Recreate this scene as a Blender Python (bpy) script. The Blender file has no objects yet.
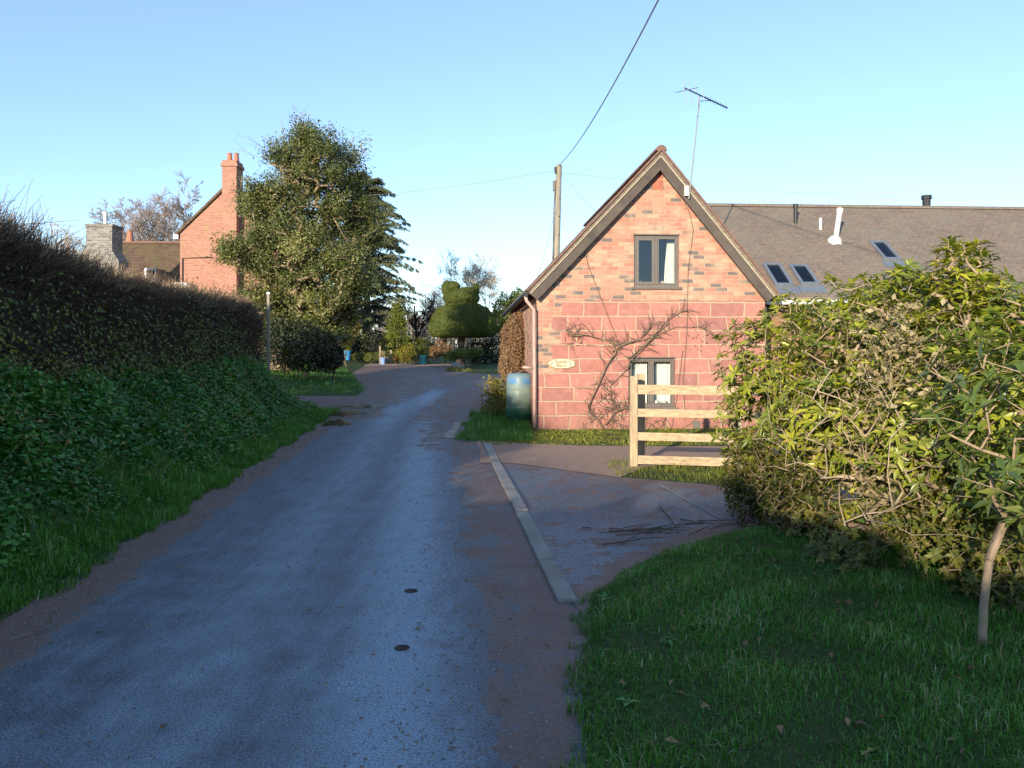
import bpy, bmesh, math, random
import numpy as np
from mathutils import Vector, Matrix
R = math.radians
sc = bpy.context.scene
COL = sc.collection
F0, HV, CH = 780.0, 350.0, 1.6            # focal length in pixels, horizon row, eye height
SUN_AZ, SUN_EL = R(24.0), R(11.5)         # light travels towards +Y and a little +X

def at(u, v, Y):
    return Vector(((u-512.0)/F0*Y, Y, CH+(HV-v)/F0*Y))
def ss(a, b, x):
    t = np.clip((np.asarray(x, float)-a)/(b-a), 0, 1)
    return t*t*(3-2*t)

# ------------------------------------------------------------------ tagging
def tag(o, label=None, cat=None, group=None, kind=None):
    if label: o['label'] = label
    if cat: o['category'] = cat
    if group: o['group'] = group
    if kind: o['kind'] = kind
    return o
def thing(name, label, cat, loc=(0, 0, 0), rz=0.0, group=None):
    o = bpy.data.objects.new(name, None); COL.objects.link(o)
    o.empty_display_size = .2
    o.location = loc; o.rotation_euler = (0, 0, rz)
    return tag(o, label, cat, group)

# ------------------------------------------------------------------ meshes
def face_uv(me):
    """UVs in metres: u runs level along each face, v runs up it."""
    uv = me.uv_layers.new(name='UVMap')
    co = [v.co for v in me.vertices]
    out = np.zeros((len(me.loops), 2), np.float32)
    for p in me.polygons:
        n = p.normal
        t = Vector((-n.y, n.x, 0))
        t = Vector((1, 0, 0)) if t.length < 1e-4 else t.normalized()
        b = n.cross(t)
        for li in p.loop_indices:
            c = co[me.loops[li].vertex_index]
            out[li] = (c.dot(t), c.dot(b))
    uv.data.foreach_set('uv', out.ravel())

class MB:
    def __init__(s): s.v = []; s.f = []
    def quad(s, *p):
        i = len(s.v); s.v += [tuple(q) for q in p]; s.f.append(tuple(range(i, i+len(p)))); return s
    def box(s, x0, x1, y0, y1, z0, z1):
        i = len(s.v)
        s.v += [(x0,y0,z0),(x1,y0,z0),(x1,y1,z0),(x0,y1,z0),(x0,y0,z1),(x1,y0,z1),(x1,y1,z1),(x0,y1,z1)]
        for f in ((0,3,2,1),(4,5,6,7),(0,1,5,4),(1,2,6,5),(2,3,7,6),(3,0,4,7)): s.f.append(tuple(i+k for k in f))
        return s
    def hexa(s, p):
        i = len(s.v); s.v += [tuple(q) for q in p]
        for f in ((0,3,2,1),(4,5,6,7),(0,1,5,4),(1,2,6,5),(2,3,7,6),(3,0,4,7)): s.f.append(tuple(i+k for k in f))
        return s
    def tube(s, pts, rad, n=8, cap=True):
        pts = [Vector(p) for p in pts]
        if not hasattr(rad, '__len__'): rad = [rad]*len(pts)
        i0 = len(s.v); prev = None
        for k, p in enumerate(pts):
            d = (pts[min(k+1, len(pts)-1)]-pts[max(k-1, 0)]).normalized()
            a = Vector((0,0,1)) if abs(d.z) < .9 else Vector((1,0,0))
            u = d.cross(a).normalized() if prev is None else (prev-d*prev.dot(d)).normalized()
            prev = u; w = d.cross(u)
            for j in range(n):
                t = 2*math.pi*j/n
                s.v.append(tuple(p+(u*math.cos(t)+w*math.sin(t))*rad[k]))
        for k in range(len(pts)-1):
            for j in range(n):
                a = i0+k*n+j; b = i0+k*n+(j+1) % n
                s.f.append((a, b, b+n, a+n))
        if cap:
            s.f.append(tuple(i0+j for j in range(n))[::-1])
            s.f.append(tuple(i0+(len(pts)-1)*n+j for j in range(n)))
        return s
    def lathe(s, prof, c=(0,0,0), n=24, cap=True):
        i0 = len(s.v)
        for r, z in prof:
            for j in range(n):
                t = 2*math.pi*j/n
                s.v.append((c[0]+r*math.cos(t), c[1]+r*math.sin(t), c[2]+z))
        for k in range(len(prof)-1):
            for j in range(n):
                a = i0+k*n+j; b = i0+k*n+(j+1) % n
                s.f.append((a, b, b+n, a+n))
        if cap:
            s.f.append(tuple(i0+j for j in range(n))[::-1])
            s.f.append(tuple(i0+(len(prof)-1)*n+j for j in range(n)))
        return s
    def prism(s, poly, y0, y1):
        """poly of (x, z) points pushed from y0 to y1"""
        n = len(poly); i = len(s.v)
        s.v += [(x, y0, z) for x, z in poly]+[(x, y1, z) for x, z in poly]
        s.f.append(tuple(i+k for k in range(n))); s.f.append(tuple(i+n+k for k in range(n))[::-1])
        for k in range(n):
            a, b = i+k, i+(k+1) % n
            s.f.append((b, a, a+n, b+n))
        return s
    def build(s, name, mat, parent=None, smooth=False, bevel=0, uv=True):
        me = bpy.data.meshes.new(name); me.from_pydata(s.v, [], s.f)
        bm = bmesh.new(); bm.from_mesh(me)
        bmesh.ops.recalc_face_normals(bm, faces=bm.faces[:])
        bm.to_mesh(me); bm.free()
        if uv: face_uv(me)
        if mat: me.materials.append(mat)
        if smooth: me.polygons.foreach_set('use_smooth', [True]*len(me.polygons))
        o = bpy.data.objects.new(name, me); COL.objects.link(o); o.parent = parent
        if bevel:
            m = o.modifiers.new('b', 'BEVEL'); m.width = bevel; m.segments = 2; m.limit_method = 'ANGLE'
        return o

def npmesh(name, V, Fc, mat, parent=None, tint=None, smooth=False, attrs=None):
    V = np.ascontiguousarray(V, np.float32).reshape(-1, 3); Fc = np.ascontiguousarray(Fc, np.int32)
    k = Fc.shape[1]; n = len(Fc)
    me = bpy.data.meshes.new(name)
    me.vertices.add(len(V)); me.vertices.foreach_set('co', V.ravel())
    me.loops.add(n*k); me.loops.foreach_set('vertex_index', Fc.ravel())
    me.polygons.add(n); me.polygons.foreach_set('loop_start', np.arange(0, n*k, k, dtype=np.int32))
    if smooth: me.polygons.foreach_set('use_smooth', np.ones(n, bool))
    me.update(calc_edges=True)
    attrs = dict(attrs or {})
    if tint is not None: attrs['tint'] = tint
    for an, av in attrs.items():
        a = me.attributes.new(an, 'FLOAT', 'POINT'); a.data.foreach_set('value', np.ascontiguousarray(av, np.float32))
    if mat: me.materials.append(mat)
    o = bpy.data.objects.new(name, me); COL.objects.link(o); o.parent = parent
    return o

def norm(a): return a/np.maximum(np.linalg.norm(a, axis=-1, keepdims=True), 1e-9)
def sphere_dirs(rng, n): return norm(rng.normal(size=(n, 3)))

class Geo:
    """collects numpy triangles with a per-leaf tint"""
    def __init__(s): s.V = []; s.F = []; s.T = []; s.n = 0
    def add(s, V, F, T):
        s.V.append(V.reshape(-1, 3)); s.F.append(F+s.n); s.T.append(T); s.n += len(s.V[-1])
    def leaf4(s, P, D, U, L, W, droop, tint, fold=.18):
        n = len(P); L = np.broadcast_to(L, (n,))[:, None]; W = np.broadcast_to(W, (n,))[:, None]
        droop = np.broadcast_to(droop, (n,))[:, None]
        S = norm(np.cross(D, U)); U = np.cross(S, D)
        m = P+D*L*.5-U*droop*L*.15
        l = P+D*L*.5+S*W*.5+U*W*fold-U*droop*L*.12; r = P+D*L*.5-S*W*.5+U*W*fold-U*droop*L*.12
        t = P+D*L-U*droop*L*.6
        V = np.stack([P, l, m, r, t], 1)
        f = np.array([[0,2,1],[0,3,2],[1,2,4],[2,3,4]])
        F = (np.arange(n)[:, None, None]*5+f).reshape(-1, 3)
        s.add(V, F, np.repeat(tint, 5))
    def leaf2(s, P, D, U, L, W, tint, fold=.2):
        n = len(P); L = np.broadcast_to(L, (n,))[:, None]; W = np.broadcast_to(W, (n,))[:, None]
        S = norm(np.cross(D, U)); U = np.cross(S, D)
        l = P+D*L*.5+S*W*.5+U*W*fold; r = P+D*L*.5-S*W*.5+U*W*fold; t = P+D*L
        V = np.stack([P, l, t, r], 1)
        F = (np.arange(n)[:, None, None]*4+np.array([[0,2,1],[0,3,2]])).reshape(-1, 3)
        s.add(V, F, np.repeat(tint, 4))
    def blade(s, P, H, Wd, az, lean, tint):
        n = len(P)
        side = np.stack([np.cos(az), np.sin(az), np.zeros(n)], 1)
        fw = np.stack([-np.sin(az), np.cos(az), np.zeros(n)], 1)
        up = np.array([0, 0, 1.0]); H = H[:, None]; Wd = Wd[:, None]; lean = lean[:, None]
        m = P+up*H*.6+fw*lean*H*.25; t = P+up*H*(1-.35*np.minimum(lean, 1.5))+fw*lean*H*.85
        V = np.stack([P-side*Wd*.5, P+side*Wd*.5, m-side*Wd*.38, m+side*Wd*.38, t], 1)
        F = (np.arange(n)[:, None, None]*5+np.array([[0,1,3],[0,3,2],[2,3,4]])).reshape(-1, 3)
        s.add(V, F, np.repeat(tint, 5))
    def twig(s, A, B, ra, rb, tint):
        """three sided tapering sticks"""
        n = len(A); D = norm(B-A)
        ref = np.where(np.abs(D[:, 2:3]) > .9, np.array([[1.0, 0, 0]]), np.array([[0, 0, 1.0]]))
        u = norm(np.cross(D, ref)); w = np.cross(D, u)
        ra = np.broadcast_to(ra, (n,))[:, None]; rb = np.broadcast_to(rb, (n,))[:, None]
        vs = []
        for c, r in ((A, ra), (B, rb)):
            for k in range(3):
                t = 2*math.pi*k/3; vs.append(c+(u*math.cos(t)+w*math.sin(t))*r)
        V = np.stack(vs, 1)
        f = np.array([[0,1,4],[0,4,3],[1,2,5],[1,5,4],[2,0,3],[2,3,5]])
        F = (np.arange(n)[:, None, None]*6+f).reshape(-1, 3)
        s.add(V, F, np.repeat(tint, 6))
    def build(s, name, mat, parent=None):
        return npmesh(name, np.concatenate(s.V), np.concatenate(s.F), mat, parent, np.concatenate(s.T))

# ------------------------------------------------------------------ materials
def mk(name):
    m = bpy.data.materials.new(name); m.use_nodes = True
    nt = m.node_tree; nt.nodes.clear()
    return m, nt
class N:
    def __init__(s, name):
        s.m, s.nt = mk(name)
        s.out = s.n('ShaderNodeOutputMaterial')
    def n(s, t, **kw):
        x = s.nt.nodes.new(t)
        for k, v in kw.items():
            setattr(x, k, v)
        return x
    def l(s, a, b): s.nt.links.new(a, b)
    def inp(s, sock, v):
        if hasattr(v, 'is_linked') or hasattr(v, 'links'): s.l(v, sock)
        else: sock.default_value = v
    def coord(s, kind='Object', scale=None, warp=0, wscale=2):
        tc = s.n('ShaderNodeTexCoord').outputs[kind]
        if warp:
            no = s.n('ShaderNodeTexNoise'); no.inputs['Scale'].default_value = wscale; s.l(tc, no.inputs['Vector'])
            sub = s.n('ShaderNodeVectorMath', operation='MULTIPLY_ADD')
            s.l(no.outputs['Color'], sub.inputs[0]); sub.inputs[1].default_value = (warp,)*3
            ad = s.n('ShaderNodeVectorMath', operation='ADD'); s.l(tc, ad.inputs[0]); ad.inputs[1].default_value = (-warp/2,)*3
            s.l(ad.outputs[0], sub.inputs[2]); tc = sub.outputs[0]
        if scale is not None:
            mp = s.n('ShaderNodeMapping'); s.l(tc, mp.inputs['Vector'])
            mp.inputs['Scale'].default_value = scale if hasattr(scale, '__len__') else (scale,)*3
            tc = mp.outputs[0]
        return tc
    def noise(s, vec, scale, detail=4, rough=.6, dist=0):
        x = s.n('ShaderNodeTexNoise'); s.l(vec, x.inputs['Vector'])
        x.inputs['Scale'].default_value = scale; x.inputs['Detail'].default_value = detail
        x.inputs['Roughness'].default_value = rough; x.inputs['Distortion'].default_value = dist
        return x.outputs['Fac']
    def ramp(s, fac, stops, interp='LINEAR'):
        x = s.n('ShaderNodeValToRGB'); s.l(fac, x.inputs['Fac']); cr = x.color_ramp; cr.interpolation = interp
        while len(cr.elements) < len(stops): cr.elements.new(.5)
        for e, (p, c) in zip(cr.elements, stops):
            e.position = p; e.color = (*c, 1) if hasattr(c, '__len__') else (c, c, c, 1)
        return x.outputs['Color']
    def mix(s, fac, a, b, blend='MIX'):
        x = s.n('ShaderNodeMix', data_type='RGBA', blend_type=blend)
        s.inp(x.inputs['Factor'], fac)
        for sock, v in ((x.inputs['A'], a), (x.inputs['B'], b)):
            if isinstance(v, tuple): sock.default_value = (*v, 1) if len(v) == 3 else v
            else: s.l(v, sock)
        return x.outputs['Result']
    def math(s, op, a, b=None, clamp=False):
        x = s.n('ShaderNodeMath', operation=op); x.use_clamp = clamp
        s.inp(x.inputs[0], a)
        if b is not None: s.inp(x.inputs[1], b)
        return x.outputs[0]
    def attr(s, name): return s.n('ShaderNodeAttribute', attribute_name=name).outputs['Fac']
    def mr(s, v, a, b, c=0.0, d=1.0):
        x = s.n('ShaderNodeMapRange'); s.l(v, x.inputs[0])
        for i, q in enumerate((a, b, c, d)): x.inputs[i+1].default_value = q
        return x.outputs[0]
    def bump(s, h, strength=.5, dist=.02, normal=None):
        x = s.n('ShaderNodeBump'); s.l(h, x.inputs['Height'])
        x.inputs['Strength'].default_value = strength; x.inputs['Distance'].default_value = dist
        if normal is not None: s.l(normal, x.inputs['Normal'])
        return x.outputs[0]
    def pbr(s, col, rough=.8, normal=None, spec=.5, metal=0):
        p = s.n('ShaderNodeBsdfPrincipled')
        if isinstance(col, tuple): p.inputs['Base Color'].default_value = (*col, 1)
        else: s.l(col, p.inputs['Base Color'])
        s.inp(p.inputs['Roughness'], rough); p.inputs['Metallic'].default_value = metal
        p.inputs['Specular IOR Level'].default_value = spec
        if normal is not None: s.l(normal, p.inputs['Normal'])
        return p.outputs[0]
    def done(s, sh):
        s.l(sh, s.out.inputs['Surface']); return s.m

def m_plain(name, col, rough=.7, var=.25, scale=6, bump=.2, metal=0, spec=.4, bscale=None, stretch=None):
    n = N(name); c = n.coord('Object', scale=stretch)
    no = n.noise(c, scale, 5, .65)
    lo = tuple(x*(1-var) for x in col); hi = tuple(min(1, x*(1+var)) for x in col)
    cc = n.ramp(no, [(.3, lo), (.7, hi)])
    nb = n.bump(n.noise(c, bscale or scale*4, 4), bump, .01) if bump else None
    return n.done(n.pbr(cc, rough, nb, spec, metal))

def m_leaf(name, stops, rough=.45, trans=.25, spec=.4):
    n = N(name)
    t = n.attr('tint')
    col = n.ramp(t, stops)
    p = n.pbr(col, rough, None, spec)
    tr = n.n('ShaderNodeBsdfTranslucent')
    hs = n.n('ShaderNodeHueSaturation'); hs.inputs['Saturation'].default_value = 1.15; hs.inputs['Value'].default_value = 1.3
    n.l(col, hs.inputs['Color']); n.l(hs.outputs[0], tr.inputs['Color'])
    mx = n.n('ShaderNodeMixShader'); mx.inputs[0].default_value = trans
    n.l(p, mx.inputs[1]); n.l(tr.outputs[0], mx.inputs[2])
    return n.done(mx.outputs[0])

def m_bark(name, col, var=.35, scale=14):
    return m_plain(name, col, .85, var, scale, .5, spec=.2)

def m_brick(name, bw, rh, mort, stops, mcol, warp=.012, msmooth=.25, dirt=None, smear=.25, bstr=.6):
    n = N(name)
    uv = n.coord('UV', warp=warp, wscale=5)
    b = n.n('ShaderNodeTexBrick'); n.l(uv, b.inputs['Vector'])
    b.inputs['Color1'].default_value = (0,0,0,1); b.inputs['Color2'].default_value = (1,1,1,1); b.inputs['Mortar'].default_value = (.5,.5,.5,1)
    b.inputs['Scale'].default_value = 1; b.inputs['Brick Width'].default_value = bw; b.inputs['Row Height'].default_value = rh
    b.inputs['Mortar Size'].default_value = mort; b.inputs['Mortar Smooth'].default_value = msmooth
    raw = n.coord('UV')
    f1 = n.noise(raw, 9, 5, .7); f2 = n.noise(raw, 60, 3, .6); f3 = n.noise(raw, 1.3, 4, .6)
    bc = n.ramp(b.outputs['Color'], stops)
    bc = n.mix(.35, bc, n.ramp(f1, [(.3, .25), (.7, .75)]), 'OVERLAY')
    bc = n.mix(.3, bc, n.ramp(f2, [(.3, .3), (.7, .7)]), 'OVERLAY')
    mm = n.math('ADD', b.outputs['Fac'], n.mr(f1, .58, .72, 0, smear), clamp=True)
    col = n.mix(mm, bc, mcol)
    if dirt:
        col = n.mix(n.mr(f3, .5, .68, 0, dirt[1]), col, dirt[0])
    h = n.math('ADD', n.math('MULTIPLY', b.outputs['Fac'], -1.0), n.math('MULTIPLY', f2, .35))
    return n.done(n.pbr(col, .9, n.bump(h, bstr, .012), .2))

def m_gable():
    """coursed red sandstone below, old brick above and at the left corner"""
    n = N('cottage_masonry')
    raw = n.coord('Object'); sx = n.n('ShaderNodeSeparateXYZ'); n.l(raw, sx.inputs[0]); X, Z = sx.outputs[0], sx.outputs[2]
    uvr = n.coord('UV'); uv = n.coord('UV', warp=.055, wscale=2.1); uvb = n.coord('UV', warp=.012, wscale=6)
    f1 = n.noise(uvr, 7, 5, .7); f2 = n.noise(uvr, 55, 3, .65); f3 = n.noise(uvr, 1.6, 4, .6); f4 = n.noise(uvr, 3.1, 3, .5)
    def brick(vec, w, h, mo, sm, off=.5, sq=1.0, sf=2):
        b = n.n('ShaderNodeTexBrick'); n.l(vec, b.inputs['Vector'])
        b.offset = off; b.squash = sq; b.squash_frequency = sf
        b.inputs['Color1'].default_value = (0,0,0,1); b.inputs['Color2'].default_value = (1,1,1,1); b.inputs['Mortar'].default_value = (.5,.5,.5,1)
        b.inputs['Scale'].default_value = 1; b.inputs['Brick Width'].default_value = w; b.inputs['Row Height'].default_value = h
        b.inputs['Mortar Size'].default_value = mo; b.inputs['Mortar Smooth'].default_value = sm
        return b
    sq_ = n.n('ShaderNodeSeparateXYZ'); n.l(uv, sq_.inputs[0]); row = n.math('FLOOR', n.math('DIVIDE', sq_.outputs[1], .285))
    wn = n.n('ShaderNodeTexWhiteNoise', noise_dimensions='1D'); n.l(row, wn.inputs['W'])
    cb = n.n('ShaderNodeCombineXYZ'); n.l(n.math('ADD', sq_.outputs[0], n.math('ADD', n.math('MULTIPLY', wn.outputs['Value'], .9), n.math('MULTIPLY', n.noise(uvr, .6, 2, .5), .35))), cb.inputs[0]); n.l(sq_.outputs[1], cb.inputs[1]); uv = cb.outputs[0]
    st = brick(uv, .66, .285, .014, .3, .43, .78, 3)
    bk = brick(uvb, .235, .082, .008, .4)
    stc = n.ramp(st.outputs['Color'], [(0, (.34,.145,.12)), (.35, (.42,.185,.15)), (.7, (.37,.155,.125)), (1, (.30,.14,.12))])
    stc = n.mix(.4, stc, n.ramp(f2, [(.3, .28), (.7, .72)]), 'OVERLAY')
    stc = n.mix(.45, stc, n.ramp(f1, [(.3, .3), (.7, .7)]), 'OVERLAY')
    bkc = n.ramp(bk.outputs['Color'], [(0, (.15,.125,.12)), (.14, (.19,.145,.13)), (.19, (.40,.17,.13)), (.45, (.49,.24,.165)), (.62, (.39,.16,.12)), (.8, (.53,.32,.215)), (1, (.46,.21,.15))])
    bkc = n.mix(.4, bkc, n.ramp(f2, [(.3, .3), (.7, .7)]), 'OVERLAY')
    mcol = n.mix(f1, (.36,.26,.18), (.52,.40,.285))
    smear = n.math('ADD', n.mr(f4, .50, .68, 0, .75), n.mr(f1, .6, .75, 0, .35))
    bm_ = n.math('ADD', bk.outputs['Fac'], smear, clamp=True)
    sm_ = n.math('ADD', st.outputs['Fac'], n.mr(f1, .60, .76, 0, .55), clamp=True)
    bcol = n.mix(bm_, bkc, mcol); scol = n.mix(sm_, stc, mcol)
    # where brick: above z 2.62 (ragged by course), or left corner strip between z 1.15 and 2.62
    zq = n.math('ADD', Z, n.mr(f3, .3, .7, -.05, .05))
    up = n.mr(zq, 2.60, 2.615)
    xs = n.math('ADD', X, n.math('ADD', n.math('MULTIPLY', n.math('GREATER_THAN', n.math('FRACT', n.math('DIVIDE', Z, .57)), .5), .2), n.mr(f1, .3, .7, -.1, .02)))
    lc = n.math('MULTIPLY', n.mr(xs, .46, .475, 1, 0), n.mr(zq, 1.12, 1.135))
    mk_ = n.math('MAXIMUM', up, lc)
    col = n.mix(mk_, scol, bcol)
    f6 = n.noise(uvr, .8, 6, .7)
    col = n.mix(n.mr(f6, .48, .70, 0, .26), col, (.22,.13,.095)); col = n.mix(n.mr(n.noise(uvr, 2.3, 6, .75), .58, .75, 0, .35), col, (.55,.42,.32))
    # soil splash and damp low down
    low = n.math('MULTIPLY', n.mr(Z, .05, .75, 1, 0), n.mr(f3, .35, .65))
    col = n.mix(n.math('MULTIPLY', low, .55), col, (.17,.12,.07))
    mo = n.mix(mk_, st.outputs['Fac'], bk.outputs['Fac'])
    h = n.math('ADD', n.math('MULTIPLY', mo, -1.0), n.math('ADD', n.math('MULTIPLY', f2, .4), n.math('MULTIPLY', f1, .5)))
    return n.done(n.pbr(col, .92, n.bump(h, .75, .014), .15))

def m_tiles(name, stops, tw=.17, rh=.11, moss=None):
    n = N(name)
    uv = n.coord('UV', warp=.006, wscale=9); raw = n.coord('UV')
    b = n.n('ShaderNodeTexBrick'); n.l(uv, b.inputs['Vector'])
    b.inputs['Color1'].default_value = (0,0,0,1); b.inputs['Color2'].default_value = (1,1,1,1); b.inputs['Mortar'].default_value = (.2,.2,.2,1)
    b.inputs['Scale'].default_value = 1; b.inputs['Brick Width'].default_value = tw; b.inputs['Row Height'].default_value = rh
    b.inputs['Mortar Size'].default_value = .004; b.inputs['Mortar Smooth'].default_value = .6
    col = n.ramp(b.outputs['Color'], stops)
    f1 = n.noise(raw, 1.1, 5, .65); f2 = n.noise(raw, 14, 4, .7)
    col = n.mix(.5, col, n.ramp(f2, [(.3, .25), (.7, .75)]), 'OVERLAY')
    if moss: col = n.mix(n.mr(n.math('ADD', f1, n.math('MULTIPLY', f2, .3)), .58, .78, 0, moss[1]), col, moss[0])
    col = n.mix(n.math('MULTIPLY', b.outputs['Fac'], .6), col, (.03,.025,.02))
    sp = n.n('ShaderNodeSeparateXYZ'); n.l(uv, sp.inputs[0])
    saw = n.math('FRACT', n.math('DIVIDE', sp.outputs[1], rh))
    h = n.math('ADD', n.math('MULTIPLY', saw, -1.0), n.math('MULTIPLY', b.outputs['Color'], .3))
    return n.done(n.pbr(col, .88, n.bump(h, .6, .015), .2))

def m_glass():
    n = N('window_glass')
    g = n.n('ShaderNodeBsdfGlossy'); g.inputs['Roughness'].default_value = .02; g.inputs['Color'].default_value = (.9,.95,1,1)
    t = n.n('ShaderNodeBsdfTransparent'); t.inputs['Color'].default_value = (.92,.95,.94,1)
    fr = n.n('ShaderNodeFresnel'); fr.inputs['IOR'].default_value = 1.5
    mx = n.n('ShaderNodeMixShader'); n.l(fr.outputs[0], mx.inputs[0]); n.l(t.outputs[0], mx.inputs[1]); n.l(g.outputs[0], mx.inputs[2])
    return n.done(mx.outputs[0])

def m_road():
    n = N('worn_tarmac')
    c = n.coord('Object'); mud = n.attr('mud'); worn = n.attr('worn')
    cs = n.coord('Object', scale=(1.6, .22, 1))            # drawn out along the wheel tracks
    f1 = n.noise(c, 95, 3, .75); f2 = n.noise(c, 3.0, 6, .65); f3 = n.noise(c, .9, 5, .6); f4 = n.noise(c, 26, 4, .7)
    f5 = n.noise(cs, 5, 6, .7); f6 = n.noise(c, 210, 2, .8)
    vo = n.n('ShaderNodeTexVoronoi'); n.l(c, vo.inputs['Vector']); vo.inputs['Scale'].default_value = 60
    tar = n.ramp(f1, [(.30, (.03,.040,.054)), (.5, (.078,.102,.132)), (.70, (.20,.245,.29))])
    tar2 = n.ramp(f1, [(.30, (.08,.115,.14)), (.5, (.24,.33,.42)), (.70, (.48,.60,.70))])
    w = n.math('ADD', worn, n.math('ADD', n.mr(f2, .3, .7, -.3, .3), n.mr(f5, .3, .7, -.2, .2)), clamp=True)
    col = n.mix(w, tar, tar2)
    col = n.mix(n.mr(f6, .62, .70, 0, .6), col, (.36,.39,.41))
    col = n.mix(n.mr(f4, .60, .70, 0, .7), col, (.024,.022,.022))
    f7 = n.noise(c, 11, 5, .8); col = n.mix(n.mr(f7, .63, .69, 0, .7), col, (.03,.028,.028)); col = n.mix(n.mr(f7, .30, .36, .35, 0), col, (.20,.19,.18))
    mc = n.mix(f4, (.09,.052,.040), (.27,.17,.135))
    mc = n.mix(n.mr(f3, .4, .65), mc, (.18,.112,.09))
    mcr = n.mix(n.mr(f1, .55, .72, 0, .6), mc, (.30,.24,.20))
    mcr = n.mix(n.mr(f4, .58, .68, 0, .6), mcr, (.035,.025,.02))
    mm = n.math('ADD', mud, n.math('ADD', n.mr(f2, .25, .75, -.5, .5), n.math('ADD', n.mr(f4, .3, .7, -.22, .22), n.mr(f5, .3, .7, -.25, .25))))
    mm = n.math('MULTIPLY', n.mr(mm, .42, .66), .92)
    col = n.mix(mm, col, mcr)
    wt_ = n.mr(n.math('ADD', n.attr('wet'), n.mr(f2, .3, .7, -.35, .35)), .35, .6)
    col = n.mix(n.math('MULTIPLY', wt_, .72), col, (.05,.034,.028))
    rg = n.math('SUBTRACT', n.mr(f2, .3, .7, .48, .8), n.math('MULTIPLY', wt_, .30))
    h = n.math('ADD', n.math('MULTIPLY', f1, .6), n.math('MULTIPLY', vo.outputs['Distance'], .5))
    h = n.math('ADD', h, n.math('MULTIPLY', f4, 1.3))
    return n.done(n.pbr(col, rg, n.bump(h, .8, .016), .45))

def m_soil(name, a, b, c2, stones=.3):
    n = N(name); c = n.coord('Object')
    f1 = n.noise(c, 1.4, 6, .7); f2 = n.noise(c, 22, 5, .7); f3 = n.noise(c, 90, 3, .6)
    col = n.mix(n.mr(f2, .3, .7), a, b); col = n.mix(n.mr(f1, .4, .7), col, c2)
    col = n.mix(n.mr(f3, .6, .72, 0, stones), col, tuple(min(1, x*2.2) for x in b))
    h = n.math('ADD', f2, n.math('MULTIPLY', f3, .5))
    return n.done(n.pbr(col, .9, n.bump(h, .8, .03), .25))

MT = {}
MT['gable'] = m_gable()
MT['brick_far'] = m_brick('house_brick', .23, .085, .007, [(0, (.31,.135,.10)), (.5, (.36,.165,.12)), (1, (.41,.19,.145))], (.40,.28,.21), dirt=((.28,.22,.10), .45), bstr=.3)
MT['brick_grey'] = m_brick('grey_stack_brick', .23, .085, .01, [(0, (.10,.095,.09)), (.5, (.19,.18,.165)), (1, (.27,.25,.225))], (.30,.28,.25), bstr=.4)
MT['tile_brown'] = m_tiles('brown_clay_tile', [(0, (.165,.13,.105)), (.5, (.195,.152,.122)), (1, (.23,.165,.128))], moss=((.215,.19,.145), .6))
MT['tile_moss'] = m_tiles('mossy_clay_tile', [(0, (.085,.058,.04)), (.5, (.115,.078,.052)), (1, (.16,.10,.062))], .2, .14, moss=((.13,.105,.05), .6))
MT['ridge_red'] = m_plain('red_ridge_tile', (.17,.098,.072), .85, .3, 8)
MT['terracotta'] = m_plain('terracotta', (.42,.17,.11), .8, .2, 8)
MT['barge'] = m_plain('weathered_board', (.085,.068,.056), .8, .3, 3, .35, stretch=(1, 1, 1), bscale=40)
MT['mortar'] = m_plain('verge_mortar', (.50,.42,.30), .9, .2, 12)
MT['win_frame'] = m_plain('grey_brown_window_paint', (.135,.115,.10), .55, .12, 8, .1)
MT['glass'] = m_glass()
MT['curtain'] = m_plain('white_curtain', (.78,.76,.70), .9, .05, 4, .1)
MT['room'] = m_plain('room_plaster', (.50,.32,.16), .9, .3, 1.5, .1)
MT['white'] = m_plain('white_paint', (.74,.74,.72), .5, .06, 5, .05)
MT['pvc'] = m_plain('pale_plastic_pipe', (.62,.60,.56), .45, .08, 6, .05)
MT['black'] = m_plain('black_paint', (.02,.02,.022), .5, .2, 6, .1)
MT['pipe_pink'] = m_plain('painted_downpipe', (.46,.30,.25), .6, .15, 5, .1)
MT['timber_clad'] = m_plain('brown_timber', (.24,.13,.07), .7, .3, 2, .3, stretch=(1, 1, 14))
MT['new_wood'] = m_plain('new_pale_timber', (.40,.295,.18), .75, .4, 2.2, .25, stretch=(2.5, 14, 14))
MT['new_wood_v'] = m_plain('new_pale_timber_upright', (.39,.285,.175), .75, .4, 2.2, .25, stretch=(14, 14, 2.5))
MT['pole_wood'] = m_plain('grey_pole_timber', (.27,.23,.17), .85, .3, 3, .4, stretch=(10, 10, .6))
MT['metal'] = m_plain('galvanised_metal', (.42,.43,.44), .4, .12, 9, .05, metal=.8)
MT['wire'] = m_plain('dull_wire', (.22,.23,.24), .6, .05, 3, 0)
MT['concrete'] = m_soil('concrete_kerb', (.30,.29,.27), (.42,.405,.37), (.24,.21,.185), .2)
MT['rock'] = m_plain('pale_rock', (.24,.205,.165), .9, .25, 5, .6)
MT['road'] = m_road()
MT['soil'] = m_soil('field_soil_and_turf', (.03,.06,.014), (.06,.10,.022), (.06,.06,.025), .1)
MT['gravel'] = m_soil('reddish_gravel', (.26,.165,.12), (.44,.31,.235), (.34,.23,.17), .6)
MT['bark'] = m_bark('grey_brown_bark', (.13,.10,.075))
MT['bark_pale'] = m_bark('pale_bark', (.34,.25,.165), .3)
MT['vinebark'] = m_bark('vine_bark', (.20,.14,.09))
MT['iron'] = m_plain('rusted_iron', (.06,.05,.045), .9, .4, 30, .4, spec=.1)
MT['bark_stem'] = m_bark('pale_stem_bark', (.42,.33,.22), .3, 30)
MT['bark_dark'] = m_bark('dark_bark', (.05,.04,.032))
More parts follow.
